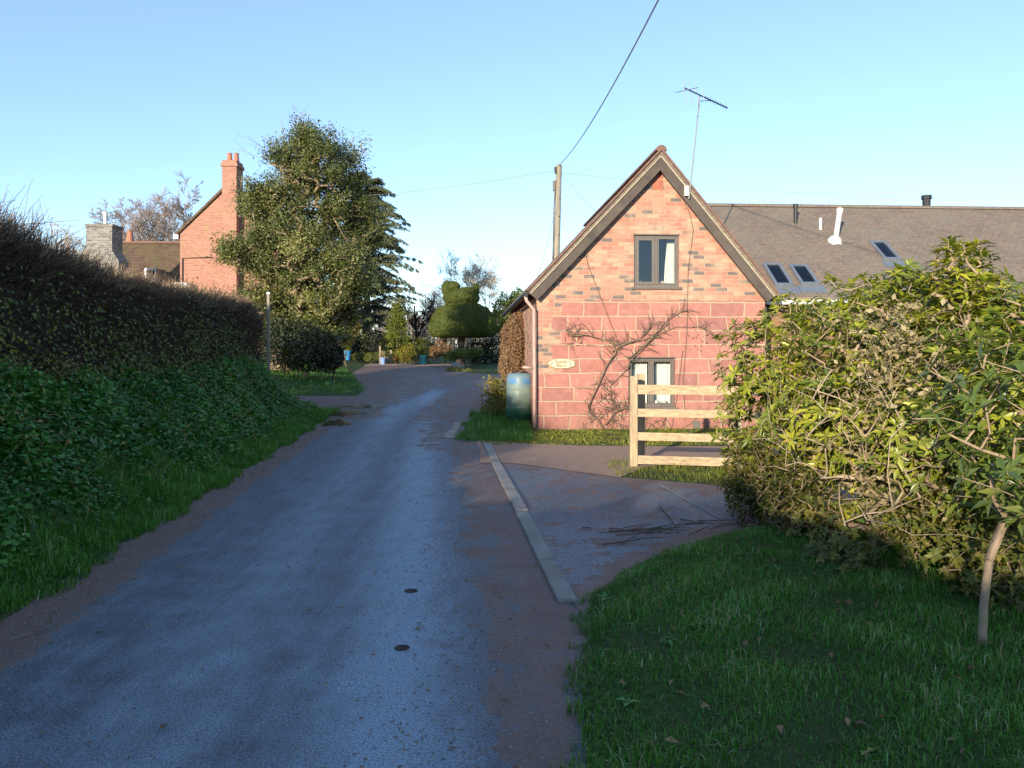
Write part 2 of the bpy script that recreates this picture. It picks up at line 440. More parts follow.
MT['bark_birch'] = m_bark('birch_twig_bark', (.52,.43,.33), .25)
MT['bark_purple'] = m_bark('purple_twig_bark', (.30,.24,.215), .2)
MT['grass'] = m_leaf('grass_blade', [(0, (.035,.12,.012)), (.45, (.085,.25,.026)), (.72, (.17,.34,.075)), (.86, (.36,.46,.28)), (1, (.50,.48,.29))], .5, .3)
MT['moss'] = m_leaf('mossy_lawn_blade', [(0, (.12,.15,.018)), (.6, (.25,.26,.04)), (1, (.36,.33,.07))], .6, .25)
MT['bankleaf'] = m_leaf('nettle_leaf', [(0, (.02,.075,.012)), (.5, (.055,.19,.028)), (.85, (.12,.30,.05)), (1, (.27,.33,.06))], .42, .25)
MT['rhodo'] = m_leaf('rhododendron_leaf', [(0, (.08,.115,.014)), (.4, (.20,.235,.022)), (.75, (.38,.37,.035)), (.93, (.48,.43,.06)), (1, (.42,.27,.09))], .36, .2, .5)
MT['laurel'] = m_leaf('dark_glossy_leaf', [(0, (.05,.085,.018)), (.5, (.12,.17,.028)), (1, (.26,.27,.05))], .3, .15, .55)
MT['bramble'] = m_leaf('bramble_leaf', [(0, (.035,.055,.012)), (.4, (.11,.135,.022)), (.75, (.25,.22,.045)), (1, (.34,.20,.09))], .5, .25)
MT['holly'] = m_leaf('holly_leaf', [(0, (.045,.062,.018)), (.45, (.125,.142,.034)), (.8, (.21,.215,.055)), (1, (.32,.30,.13))], .4, .15)
MT['cedar'] = m_leaf('cedar_needle', [(0, (.06,.08,.04)), (.6, (.15,.165,.075)), (1, (.27,.26,.13))], .6, .1)
MT['yew'] = m_leaf('yew_needle', [(0, (.035,.055,.008)), (.5, (.085,.105,.011)), (1, (.15,.155,.02))], .6, .1)
MT['shrubgreen'] = m_leaf('garden_shrub_leaf', [(0, (.06,.09,.014)), (.5, (.14,.17,.025)), (1, (.25,.24,.04))], .5, .25)
MT['shrubyellow'] = m_leaf('yellow_shrub_leaf', [(0, (.10,.12,.012)), (.5, (.20,.19,.02)), (1, (.30,.22,.03))], .5, .25)
MT['shrubred'] = m_leaf('autumn_shrub_leaf', [(0, (.08,.11,.015)), (.45, (.16,.16,.02)), (.6, (.22,.12,.03)), (1, (.32,.06,.03))], .5, .3)
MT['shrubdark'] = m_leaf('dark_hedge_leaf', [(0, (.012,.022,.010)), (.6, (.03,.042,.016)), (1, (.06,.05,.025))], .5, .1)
MT['purple'] = m_leaf('purple_leaf', [(0, (.03,.012,.014)), (1, (.09,.03,.03))], .5, .2)
MT['beech'] = m_leaf('dead_beech_leaf', [(0, (.16,.09,.045)), (.5, (.27,.16,.08)), (1, (.36,.24,.12))], .7, .25)
MT['dry'] = m_leaf('dry_stalk', [(0, (.16,.12,.06)), (.6, (.30,.24,.12)), (1, (.40,.34,.19))], .8, .2)
MT['twig'] = m_leaf('hawthorn_twig', [(0, (.035,.026,.018)), (.5, (.10,.068,.046)), (.85, (.24,.16,.10)), (1, (.48,.34,.22))], .7, 0)
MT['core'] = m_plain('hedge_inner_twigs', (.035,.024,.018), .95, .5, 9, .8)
MT['yewcore'] = m_plain('yew_inner', (.05,.065,.012), .95, .4, 8, .8)
MT['wood_far'] = m_leaf('far_twigs', [(0, (.14,.115,.10)), (1, (.28,.22,.18))], .8, 0)

# ------------------------------------------------------------------ terrain
_gy = np.linspace(-60, 400, 4601)
_gz = np.interp(_gy, [-60, 15.5, 18, 21, 25, 30, 36, 44, 60, 100, 400], [0, 0, .03, .14, .34, .5, .62, .76, 1.0, 1.15, 1.2])
_gz = np.convolve(np.pad(_gz, 12, mode='edge'), np.ones(25)/25, 'valid')
def g(y): return np.interp(y, _gy, _gz)
def xl(y): return -2.33-.097*np.asarray(y, float)          # foot of the left bank
def verge_front(x): return np.interp(x, [.15, .4, .97, 1.76, 2.5, 4, 8], [4.6, 5.0, 5.94, 6.75, 7.2, 7.8, 8.6])
def verge_left(y): return np.interp(y, [-20, 2, 3, 4.3, 5], [-.1, .13, .2, .33, .42])
def bumps(x, y): return .5*np.sin(x*1.7+y*.6)+.5*np.sin(y*1.3-x*.9+1.2)+.35*np.sin(x*4.1+1)*np.sin(y*3.3)
def terrain(x, y):
    x = np.asarray(x, float); y = np.asarray(y, float)
    d = xl(y)-x
    fade = 1-ss(16.6, 19.4, y+.25*np.sin(x*2))
    bank = 1.18*ss(.22, 1.75, d)+.25*ss(1.8, 7, d)
    mound = .42*ss(5.4, 8.5, -x-(y-26)*.12)*ss(23.6, 26, y)
    far = 1.3*ss(10, 18, -x)*ss(24, 34, y)
    z = g(y)+bank*fade+mound*(1-fade)+far
    z = z+.03*bumps(x, y)*ss(.3, .9, d)*fade
    rv = ss(0, .55, verge_front(x)-y)*ss(0, .35, x-verge_left(y))
    z = z+rv*(.09+.025*bumps(x*1.3, y*1.3))
    z = z+.06*ss(4.2, 6, x)*ss(8, 9.5, y)*(1-ss(40, 60, y))
    return z

# paved area: left and right limits for each y
PY = [-25, 2, 5, 10, 12.5, 14.2, 16, 17.4, 19, 21, 23, 25, 26.6, 27.4, 31.5, 32.5, 34, 36, 44]
PL = [xl(y)-.30 for y in (-25, 2, 5, 10, 12.5, 14.2, 15.6)]+[-4.2, -5.0, -5.1, -4.6, -4.75, -5.2, -5.4, -6.5, -6.8, -7.2, -7.8, -10.3]
PR = [2.6, .30, .55, .05, -.2, -.55, -.75, -.82, -.8, -.72, -.6, -.45, .3, 14, 14, .3, -1.6, -2.5, -3.1]
def pave_mask(x, y):
    return (x > np.interp(y, PY, PL)+.08) & (x < np.interp(y, PY, PR)-.08) & (y > -25) & (y < 44)
def drive_far(x): return np.interp(x, [-.3, 0, 1.35, 2.45, 5], [11.4, 11.1, 9.8, 9.2, 8.9])

def axis(lo, hi, step, far, grow=1.18):
    mid = list(np.arange(lo, hi, step)); s = step; a = []; b = []
    x = hi
    while x < far: b.append(x); s *= grow; x += s
    s = step*grow; x = lo-s
    while x > -far: a.append(x); s *= grow; x -= s
    return np.array(sorted(a+mid+b+[far, -far]))
gx = axis(-9, 7, .13, 2500); gy = axis(-8, 30, .16, 2500)
GX, GY = np.meshgrid(gx, gy)
GZ = terrain(GX, np.clip(GY, -50, 399))
inn = pave_mask(GX, GY) | ((GY > verge_front(GX)+.06) & (GY < drive_far(GX)-.06) & (GX > np.interp(GY, PY, PR)-.4) & (GX < 4.2))
trk = (GY > 18.9) & (GY < 23.2) & (GX < -4) & (GX > -16)
GZ = GZ-.045*(inn | trk)
ny, nx = GX.shape
ii = (np.arange(ny-1)[:, None]*nx+np.arange(nx-1)).ravel()
Fg = np.stack([ii, ii+1, ii+nx+1, ii+nx], 1)
o = npmesh('ground', np.stack([GX, GY, GZ], -1), Fg, MT['soil'], smooth=True)
tag(o, kind='structure')

def sheet(name, ys, left, right, ncol, lift, mat, attr_fn, kind='structure'):
    ys = np.asarray(ys); t = np.linspace(0, 1, ncol)
    L = left(ys)[:, None]; Rr = right(ys)[:, None]
    X = L+(Rr-L)*t; Y = np.repeat(ys[:, None], ncol, 1)
    Z = terrain(X, Y)*0+g(Y)+lift
    n0, n1 = X.shape
    i = (np.arange(n0-1)[:, None]*n1+np.arange(n1-1)).ravel()
    o = npmesh(name, np.stack([X, Y, Z], -1), np.stack([i, i+1, i+n1+1, i+n1], 1), mat, smooth=True,
               attrs={k: v.ravel() for k, v in attr_fn(X, Y).items()})
    return tag(o, kind=kind)

def wob(a, s=0.0):
    return .5*np.sin(a*2.1+s)+.3*np.sin(a*5.3+1+s)+.2*np.sin(a*11.7+2+s)
def road_attr(X, Y):
    c = X+.097*Y                      # lateral offset in lane coordinates
    edge_l = ss(-1.95, -2.35, c); edge_r = ss(-.02, .42, c+.06*wob(Y))
    mud = np.maximum(edge_l*.95, edge_r*.72)
    fc = ss(13.5, 19, Y)
    # beyond the drive the lane is muddied except one clean wheel strip that swings right
    strip_c = np.interp(Y, [10, 14, 17, 20, 23, 26, 40], [-1.0, -1.15, -1.15, -.85, -.2, .9, 5])
    strip = np.exp(-((c-strip_c)/.42)**2)
    mud = np.maximum(mud, fc*(.72-.85*strip))
    mid = np.exp(-((c-.0)/.55)**2)*ss(10, 13, Y)*(1-ss(17, 20, Y))
    mud = np.maximum(mud, mid*.62)
    worn = .12+.88*np.exp(-((c+.22)/.32)**2)*(1-.5*ss(14, 20, Y))+.40*np.exp(-((c+1.15)/.34)**2)+fc*strip*.4
    wet = np.exp(-((X+4.3+.3*np.sin(Y*2.3))/.95)**2-((Y-18.6)/2.3)**2)*1.25
    mud = np.maximum(mud, wet*1.3)
    return {'mud': mud, 'worn': np.clip(worn, 0, 1), 'wet': np.clip(wet, 0, 1)}
ys = np.concatenate([np.arange(-25, 0, .8), np.arange(0, 22, .12), np.arange(22, 44.1, .3)])
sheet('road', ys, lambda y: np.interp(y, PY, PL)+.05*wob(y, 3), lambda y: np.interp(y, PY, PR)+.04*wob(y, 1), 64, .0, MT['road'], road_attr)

def track_attr(X, Y): return {'mud': .78+.1*np.sin(X*1.3)*np.sin(Y*2), 'worn': X*0+.1, 'wet': .6*np.exp(-((Y-20.3)/1.5)**2)+X*0}
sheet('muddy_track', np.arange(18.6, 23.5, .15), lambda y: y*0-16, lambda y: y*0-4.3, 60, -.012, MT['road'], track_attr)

# driveway pad: rows from the kerb line across to the right
def drive():
    t = np.linspace(0, 1, 50); X0 = np.linspace(-.35, 3.9, 60)
    Y0 = np.minimum(verge_front(np.maximum(X0, .15))-.35, 9); Y1 = drive_far(X0)
    # left end follows the kerb
    X = np.repeat(X0[:, None], 50, 1); Y = Y0[:, None]+(Y1-Y0)[:, None]*t
    kx = .83-.095*Y
    X = kx+(X-X0[0])*((3.9-kx)/(3.9-X0[0]))
    Yn = verge_front(np.maximum(X, .15))-.35
    Y = np.minimum(Yn, 9)+(drive_far(X)-np.minimum(Yn, 9))*t
    X = X+0
    mud = .46+.35*ss(.45, .0, Y-verge_front(X))+.25*ss(1.2, 0, drive_far(X)-Y)
    worn = .30+.2*np.sin(X*2)*np.sin(Y*1.3)
    i = (np.arange(59)[:, None]*50+np.arange(49)).ravel()
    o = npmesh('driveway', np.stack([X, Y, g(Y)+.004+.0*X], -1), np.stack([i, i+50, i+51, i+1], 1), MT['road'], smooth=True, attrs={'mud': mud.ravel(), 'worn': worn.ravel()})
    return tag(o, kind='structure')
drive()
# gravel strip between drive and cottage lawn, forecourt edge strip
def patch(name, pts, lift, mat, sub=.12):
    bm = bmesh.new(); vs = [bm.verts.new((x, y, 0)) for x, y in pts]; bm.faces.new(vs)
    bmesh.ops.triangulate(bm, faces=bm.faces[:])
    for _ in range(4): bmesh.ops.subdivide_edges(bm, edges=[e for e in bm.edges if e.calc_length() > sub*3], cuts=1, use_grid_fill=True)
    for v in bm.verts: v.co.z = float(g(v.co.y))+lift
    bmesh.ops.recalc_face_normals(bm, faces=bm.faces[:])
    if sum(f.normal.z for f in bm.faces) < 0: bmesh.ops.reverse_faces(bm, faces=bm.faces[:])
    me = bpy.data.meshes.new(name); bm.to_mesh(me); bm.free(); me.materials.append(mat)
    o = bpy.data.objects.new(name, me); COL.objects.link(o); return tag(o, kind='structure')
patch('gravel_strip', [(-.45, 11.0), (0, 11.0), (.7, 10.35), (1.35, 9.75), (1.8, 10.6), (2.6, 11.0), (4.6, 11.2), (6, 11.4), (6, 13.1), (4, 12.9), (2.2, 12.9), (1.2, 13.0), (.4, 13.2), (-.15, 13.5), (-.5, 13.9), (-.62, 13.5), (-.5, 12.2)], .010, MT['gravel'])
patch('gravel_edging', [(-10.6, 42.4), (-6.8, 42.0), (-3.0, 41.6), (-2.2, 42.6), (-2.6, 45.4), (-6, 45.8), (-11, 46)], .012, MT['gravel'])

# puddle in the rut of the track mouth
def blob(name, c, rx, ry, rot, lift, mat, seed, n=40, amp=.25):
    rg = random.Random(seed); ph = [rg.uniform(0, 6.28) for _ in range(4)]
    pts = []
    for k in range(n):
        t = 2*math.pi*k/n; q = 1+amp*(math.sin(2*t+ph[0])*.5+math.sin(3*t+ph[1])*.4+math.sin(5*t+ph[2])*.3+math.sin(8*t+ph[3])*.2)
        x, y = rx*q*math.cos(t), ry*q*math.sin(t)
        pts.append((c[0]+x*math.cos(rot)-y*math.sin(rot), c[1]+x*math.sin(rot)+y*math.cos(rot)))
    mb = MB(); z = float(g(c[1]))+lift
    mb.quad(*[(x, y, z+float(g(y)-g(c[1]))) for x, y in pts])
    return mb.build(name, mat)
nw = N('puddle_water'); MT['water'] = nw.done(nw.pbr((.035,.028,.022), .16, nw.bump(nw.noise(nw.coord('Object'), 9, 2), .04, .01), .6))
for i, (u, v, rx, ry, ro) in enumerate(((336, 424, .22, .7, .25), (341, 414, .42, .5, .3), (364, 409, .55, .32, .1))):
    Y = 1248/(v-350.0); Y = Y*.965 if Y > 19 else Y
    tag(blob('puddle', ((u-512)/F0*Y, Y), rx, ry, ro, .007, MT['water'], i+3, amp=.45), kind='structure')

# kerb of flush concrete edging stones
def kerb():
    mb = MB(); y = 4.95; rg = random.Random(4)
    while y < 12.9:
        l = .915; y1 = y+l-.012; dz = rg.uniform(-.006, .006); dx = rg.uniform(-.004, .004)
        x0 = .89-.095*y+dx; x1 = .89-.095*y1+dx; w = .13
        z = .028+dz
        mb.hexa([(x0-w, y, -.1), (x0, y, -.1), (x1, y1, -.1), (x1-w, y1, -.1), (x0-w, y, z), (x0, y, z), (x1, y1, z), (x1-w, y1, z)])
        y += l
    return tag(mb.build('kerb', MT['concrete'], bevel=.012), kind='structure')
kerb()
# worn painted mark where the lane narrows
nm = N('worn_road_paint'); _c = nm.coord('Object'); MT['paint'] = nm.done(nm.pbr(nm.mix(nm.mr(nm.noise(_c, 7, 6, .75), .42, .62), (.40,.36,.29), (.15,.105,.085)), .8))
mb = MB(); mk_pts = [at(444, 437, 1)*1, at(458, 437, 1), at(456, 424, 1), at(461, 421, 1), at(453, 423, 1), at(448, 430, 1)]
pts = []
for u, v in ((443, 436), (449, 438), (456, 437), (457, 431), (460, 426), (461, 422), (454, 423), (451, 428), (446, 432)):
    Y = 1248/(v-350.0)*.99; pts.append(((u-512)/F0*Y, Y, float(g(Y))+.008))
mb.quad(*pts); tag(mb.build('road_marking', MT['paint']), kind='structure')
# long crack line in the drive: a narrow concrete strip
mb = MB(); a = Vector((1.75, 9.2, .010)); b = Vector((2.0, 7.1, .010)); s_ = Vector((.016, 0, 0))
mb.quad(a-s_, a+s_, b+s_, b-s_); tag(mb.build('concrete_strip', MT['concrete']), kind='structure')
# iron covers set in the road
for (u, v, w, lab) in ((402, 648, .042, 'small dark iron cover in the road nearest the camera'), (411, 591, .045, 'small dark iron cover in the road beyond the other one')):
    Y = 1248/(v-350.0); X = (u-512)/F0*Y
    mb = MB(); mb.lathe([(w, 0), (w, .006), (w*.85, .008), (w*.82, .005), (.0, .005)], (X, Y, -.003), 16, cap=False)
    tag(mb.build('iron_cover', MT['iron']), lab, 'cover')

# ------------------------------------------------------------------ grass and ground cover
def grass(name, n, region, hmin, hmax, seed, mat, wd=.006, tuft=.5, sink=.01):
    rng = np.random.default_rng(seed)
    P = []; cnt = 0
    x0, x1, y0, y1, fn, dens = region
    while cnt < n:
        q = rng.uniform((x0, y0), (x1, y1), size=(n*2, 2))
        k = fn(q[:, 0], q[:, 1])
        if dens: k &= rng.random(len(q)) < dens(q[:, 0], q[:, 1])
        q = q[k]; P.append(q); cnt += len(q)
        if len(q) < 10: break
    P = np.concatenate(P)[:n]; n = len(P)
    tn = .5+.5*np.sin(P[:, 0]*5.1+2*np.sin(P[:, 1]*3.3))*np.sin(P[:, 1]*4.7+1.5*np.sin(P[:, 0]*2.7))
    H = (hmin+(hmax-hmin)*rng.random(n)**1.5)*(1-tuft+tuft*2*tn)
    Z = terrain(P[:, 0], P[:, 1])-sink
    geo = Geo()
    geo.blade(np.column_stack([P, Z]), H, wd*(.7+.8*rng.random(n)), rng.uniform(0, 6.28, n), rng.gamma(2, .35, n), np.clip(.12+.4*tn+rng.normal(0, .16, n)+(rng.random(n) < .05)*.4, 0, 1))
    o = geo.build(name, mat); return tag(o, kind='stuff')
vreg = lambda x, y: (y < verge_front(x)-.12+.13*wob(x*3)+.07*wob(x*13)) & (x > verge_left(y)+.02+.07*wob(y*3)+.05*wob(y*12))
grass('verge_grass', 105000, (.0, 4.2, 2.2, 7.6, vreg, lambda x, y: np.clip(1.4-(y-2.2)*.13, .35, 1)), .022, .075, 11, MT['grass'], .0045, .42)
fr = lambda x, y: (y > drive_far(x)+.08) & (y < 11.2+.2*wob(x)) & (y > 9.3) & (x > 1.3+.1*wob(y))
grass('fence_grass', 9000, (1.2, 6, 9.2, 11.6, fr, None), .03, .09, 12, MT['moss'], .007)
lawn = lambda x, y: ((y > 13.1+.15*wob(x)) & (y < 15.9) & (x > -.55)) | ((x > -.75+.12*wob(y)) & (x < .6) & (y > 14.2) & (y < 21))
grass('lawn_moss', 26000, (-.9, 6.5, 12.8, 21, lawn, None), .02, .06, 13, MT['moss'], .014)
tuftreg = lambda x, y: (x > -.95+.15*wob(y*1.4)) & (x < .35) & (y > 13.6) & (y < 19)
grass('corner_grass', 9000, (-1.2, .5, 13.4, 19.5, tuftreg, None), .05, .17, 14, MT['grass'], .008)
v2 = lambda x, y: (y > 23.4+.2*wob(x)) & (x < np.interp(y, PY, PL)+.1) & (x > -14)
grass('far_verge_grass', 16000, (-14, -4, 23, 36, v2, None), .05, .16, 15, MT['grass'], .016)
bankg = lambda x, y: ((xl(y)-x) > .18+.12*wob(y*1.5)) & ((xl(y)-x) < 2.0)
grass('bank_grass', 90000, (-7, -2, 2, 19.5, bankg, lambda x, y: np.clip(np.exp(-(((xl(y)-x)-.6)/.42)**2)+.34+.5*ss(10, 15, y), 0, 1)*np.clip(1.2-y*.03, .4, 1)), .05, .15, 16, MT['grass'], .007)
far_r = lambda x, y: (x > 14)
def groundcover():
    rng = np.random.default_rng(21); n = 115000
    y = 1.5+18.0*rng.random(n*2)**1.25; d = rng.uniform(.3, 2.3, n*2)
    patchy = .5+.5*np.sin(d*4.2+1.7*np.sin(y*1.9))*np.sin(y*2.6+d*1.1)
    keep = rng.random(n*2) < np.clip(ss(.35, .95, d)*(.12+1.0*patchy), 0, 1); y = y[keep][:n]; d = d[keep][:n]; patchy = patchy[keep][:n]; n = len(y)
    x = xl(y)-d
    z = terrain(x, y)+rng.random(n)**1.4*(.10+.22*patchy)*ss(.3, 1.0, d)
    az = rng.uniform(0, 6.28, n); el = rng.normal(-.15, .45, n)
    D = np.stack([np.cos(az)*np.cos(el), np.sin(az)*np.cos(el), np.sin(el)], 1)
    U = norm(np.stack([rng.normal(.35, .35, n), rng.normal(-.1, .35, n), np.ones(n)], 1))
    L = (.032+.036*rng.random(n))*(1+.02*y)
    geo = Geo(); geo.leaf2(np.column_stack([x, y, z]), D, U, L, L*.72, np.clip(.25+.35*patchy+rng.normal(0, .2, n), 0, 1), .12)
    return tag(geo.build('bank_ground_cover', MT['bankleaf']), kind='stuff')
groundcover()
def bank_brambles():
    rng = np.random.default_rng(22); geo = Geo(); P = []
    for _ in range(34):
        y0 = 2.5+15*rng.random()**1.2; d0 = rng.uniform(.9, 2.1); k = rng.integers(60, 190); s_ = rng.uniform(.12, .3)
        y = y0+rng.normal(0, s_*1.6, k); d = d0+rng.normal(0, s_, k); x = xl(y)-d; P.append(np.column_stack([x, y, terrain(x, y)+.08+rng.random(k)*.3]))
    P = np.concatenate(P); n = len(P); az = rng.uniform(0, 6.28, n); D = np.stack([np.cos(az), np.sin(az), rng.normal(-.2, .4, n)], 1); U = norm(np.stack([rng.normal(.4, .4, n), rng.normal(-.2, .4, n), np.ones(n)], 1)); L = rng.uniform(.03, .07, n)
    geo.leaf2(P, norm(D), U, L, L*.6, np.clip(rng.normal(.55, .28, n), 0, 1), .15)
    return tag(geo.build('bank_brambles', MT['bramble']), kind='stuff')
bank_brambles()
def bank_stalks():
    rng = np.random.default_rng(23); n = 900; y = 2.2+16*rng.random(n)**1.2; d = rng.uniform(.5, 2.2, n); x = xl(y)-d; A = np.column_stack([x, y, terrain(x, y)])
    D = norm(np.stack([rng.normal(.3, .5, n), rng.normal(-.1, .5, n), rng.uniform(.3, 1, n)], 1)); B_ = A+D*rng.uniform(.15, .5, n)[:, None]; geo = Geo(); geo.twig(A, B_, .003, .0015, rng.random(n))
    return tag(geo.build('bank_stalks', MT['dry']), kind='stuff')
bank_stalks()
def litter():
    rng = np.random.default_rng(5); n = 1500
    y = 2+18*rng.random(n)**1.3
    c = np.where(rng.random(n) < .5, -2.33+rng.normal(0, .13, n), .12+rng.normal(0, .35, n))
    m = rng.random(n) < .15; c = np.where(m, rng.uniform(-2, .3, n), c)
    x = c-.097*y
    geo = Geo(); az = rng.uniform(0, 6.28, n)
    D = np.stack([np.cos(az), np.sin(az), rng.normal(0, .1, n)], 1); U = norm(np.stack([rng.normal(0, .3, n), rng.normal(0, .3, n), np.ones(n)], 1))
    L = .018+.03*rng.random(n)**2
    geo.leaf2(np.column_stack([x, y, g(y)+.012]), D, U, L, L*.5, np.clip(rng.normal(.3, .25, n), 0, 1), .15)
    return tag(geo.build('fallen_leaves', MT['beech']), kind='stuff')
litter()
def verge_weeds():
    rng = np.random.default_rng(25); geo = Geo(); C = []
    while len(C) < 12:
        x, y = rng.uniform(.1, 3.4), rng.uniform(2.3, 7)
        if vreg(np.array([x]), np.array([y]))[0]: C.append((x, y))
    for x, y in C:
        k = rng.integers(5, 11); az = rng.uniform(0, 6.28, k); el = rng.uniform(.15, .8, k); D = np.stack([np.cos(az)*np.cos(el), np.sin(az)*np.cos(el), np.sin(el)], 1)
        P = np.repeat([[x, y, float(terrain(x, y))+.01]], k, 0); geo.leaf4(P, D, np.repeat([[0, 0, 1.0]], k, 0), rng.uniform(.04, .075, k), rng.uniform(.018, .035, k), .8, np.clip(rng.normal(.6, .25, k), 0, 1))
    return tag(geo.build('verge_weeds', MT['bankleaf']), kind='stuff')
verge_weeds()
grass('dead_grass', 5200, (.0, 4.2, 2.2, 7.6, vreg, None), .03, .11, 26, MT['dry'], .0035)
def verge_leaves():
    rng = np.random.default_rng(27); n = 190; x = rng.uniform(.1, 3.2, n*3); y = rng.uniform(2.3, 7, n*3); k = vreg(x, y); x, y = x[k][:n], y[k][:n]; n = len(x)
    az = rng.uniform(0, 6.28, n); D = np.stack([np.cos(az), np.sin(az), rng.normal(0, .3, n)], 1); U = norm(np.stack([rng.normal(0, .4, n), rng.normal(0, .4, n), np.ones(n)], 1)); L = rng.uniform(.025, .065, n); geo = Geo()
    geo.leaf4(np.column_stack([x, y, terrain(x, y)+.03]), D, U, L, L*.5, .5, rng.random(n)); return tag(geo.build('verge_leaves', MT['beech']), kind='stuff')
verge_leaves()
def grit():
    rng = np.random.default_rng(28); n = 24000; y = 2.4+14*rng.random(n)**1.7
    pick = rng.random(n); c = np.where(pick < .2, -2.3+rng.normal(0, .16, n), np.where(pick < .55, .25+rng.normal(0, .24, n), rng.uniform(-2.2, .5, n))); x = c-.097*y
    r = (.0026+.009*rng.random(n)**4)*(1+.02*y); q = np.array([[1,0,0],[-.5,.87,0],[-.5,-.87,0],[.1,.1,.9]]); az = rng.uniform(0, 6.28, n); ca, sa = np.cos(az), np.sin(az)
    V = np.stack([np.stack([x+r*(p[0]*ca-p[1]*sa)*(1+.3*rng.normal(size=n)), y+r*(p[0]*sa+p[1]*ca), g(y)-.001+r*p[2]], 1) for p in q], 1)
    F = (np.arange(n)[:, None, None]*4+np.array([[0,1,3],[1,2,3],[2,0,3]])).reshape(-1, 3)
    return tag(npmesh('loose_grit', V, F, MT['grit']), kind='stuff')
MT['grit'] = m_plain('grit_stone', (.22,.19,.17), .9, .85, 55, 0)
grit()

# ------------------------------------------------------------------ plants: skeleton by nearest joint
def skeleton(bases, tips, step, rng, jit=.12, r_tip=.0035, powr=.42, zpen=.5):
    nodes = [np.array(b, float) for b in bases]; par = [-1]*len(nodes)
    bc = np.mean(bases, 0)
    order = np.argsort(np.linalg.norm(tips-bc, axis=1))
    tipnode = np.zeros(len(tips), int)
    arr = np.zeros((len(tips)*14+len(bases)+10, 3)); arr[:len(nodes)] = nodes; cnt = len(nodes)
    for ti in order:
        t = tips[ti]
        dd = arr[:cnt]-t; dist = np.linalg.norm(dd, axis=1)+zpen*np.maximum(0, dd[:, 2]+.02)*2
        k = int(np.argmin(dist)); a = arr[k].copy(); L = np.linalg.norm(t-a); m = max(1, int(L/step)); p = k
        m = min(m, 12)
        for q in range(1, m+1):
            f = q/m; pt = a+(t-a)*f
            pt = pt+np.array([0, 0, 1])*.12*L*math.sin(math.pi*f)*.5
            if q < m: pt = pt+rng.normal(0, jit*step, 3)
            if cnt >= len(arr): break
            arr[cnt] = pt; par.append(p); p = cnt; cnt += 1
        tipnode[ti] = p
    par = np.array(par); arr = arr[:cnt]
    w = np.zeros(cnt); w[tipnode] += 1
    for i in range(cnt-1, -1, -1):
        if par[i] >= 0: w[par[i]] += w[i]
    rad = r_tip*np.maximum(w, 1)**powr
    ch = np.where(par >= 0)[0]
    return arr, par, rad, ch, tipnode

def whorls(geo, P, A, k, L, W, rng, tint, up=(.1, .6), droop=.5):
    """leaves set round shoot tips P that point along A"""
    n = len(P)
    ref = np.where(np.abs(A[:, 2:3]) > .9, np.array([[1.0, 0, 0]]), np.array([[0, 0, 1.0]]))
    u = norm(np.cross(A, ref)); w = np.cross(A, u)
    for j in range(k):
        t = 2*math.pi*j/k+rng.uniform(0, .5, n)+rng.uniform(-.25, .25, n)
        e = rng.uniform(up[0], up[1], n)
        R_ = u*np.cos(t)[:, None]+w*np.sin(t)[:, None]
        D = norm(R_*np.cos(e)[:, None]+A*np.sin(e)[:, None])
        U = norm(A*np.cos(e)[:, None]-R_*np.sin(e)[:, None]*.6+rng.normal(0, .15, (n, 3)))
        ll = L*rng.uniform(.45, 1.25, n)
        geo.leaf4(P-A*(.02*rng.random((n, 1))), D, U, ll, ll*W, droop*rng.uniform(.3, 1.4, n), np.clip(tint+rng.normal(0, .13, n), 0, 1))

def in_blobs(rng, blobs, n, shell=(.72, 1.0)):
    """points near the skin of a lumpy union of ellipsoids (centre, radii)"""
    out = []; 
    vol = np.array([b[1][0]*b[1][1]*b[1][2] for b in blobs])**.66; pr = vol/vol.sum()
    while sum(map(len, out)) < n:
        k = rng.choice(len(blobs), size=n, p=pr)
        C = np.array([blobs[i][0] for i in k]); Rd = np.array([blobs[i][1] for i in k])
        d = sphere_dirs(rng, n); s = rng.uniform(*shell, n)[:, None]
        lum = 1+.10*np.sin(d[:, 0:1]*7+k[:, None])*np.sin(d[:, 2:3]*6+2*k[:, None])+.07*np.sin(d[:, 1:2]*11)
        P = C+d*Rd*s*lum
        # drop points deep inside another blob
        ok = np.ones(n, bool)
        for i, b in enumerate(blobs):
            q = np.linalg.norm((P-np.array(b[0]))/np.array(b[1]), axis=1); ok &= ~((q < .62) & (k != i))
        out.append(P[ok])
    return np.concatenate(out)[:n]

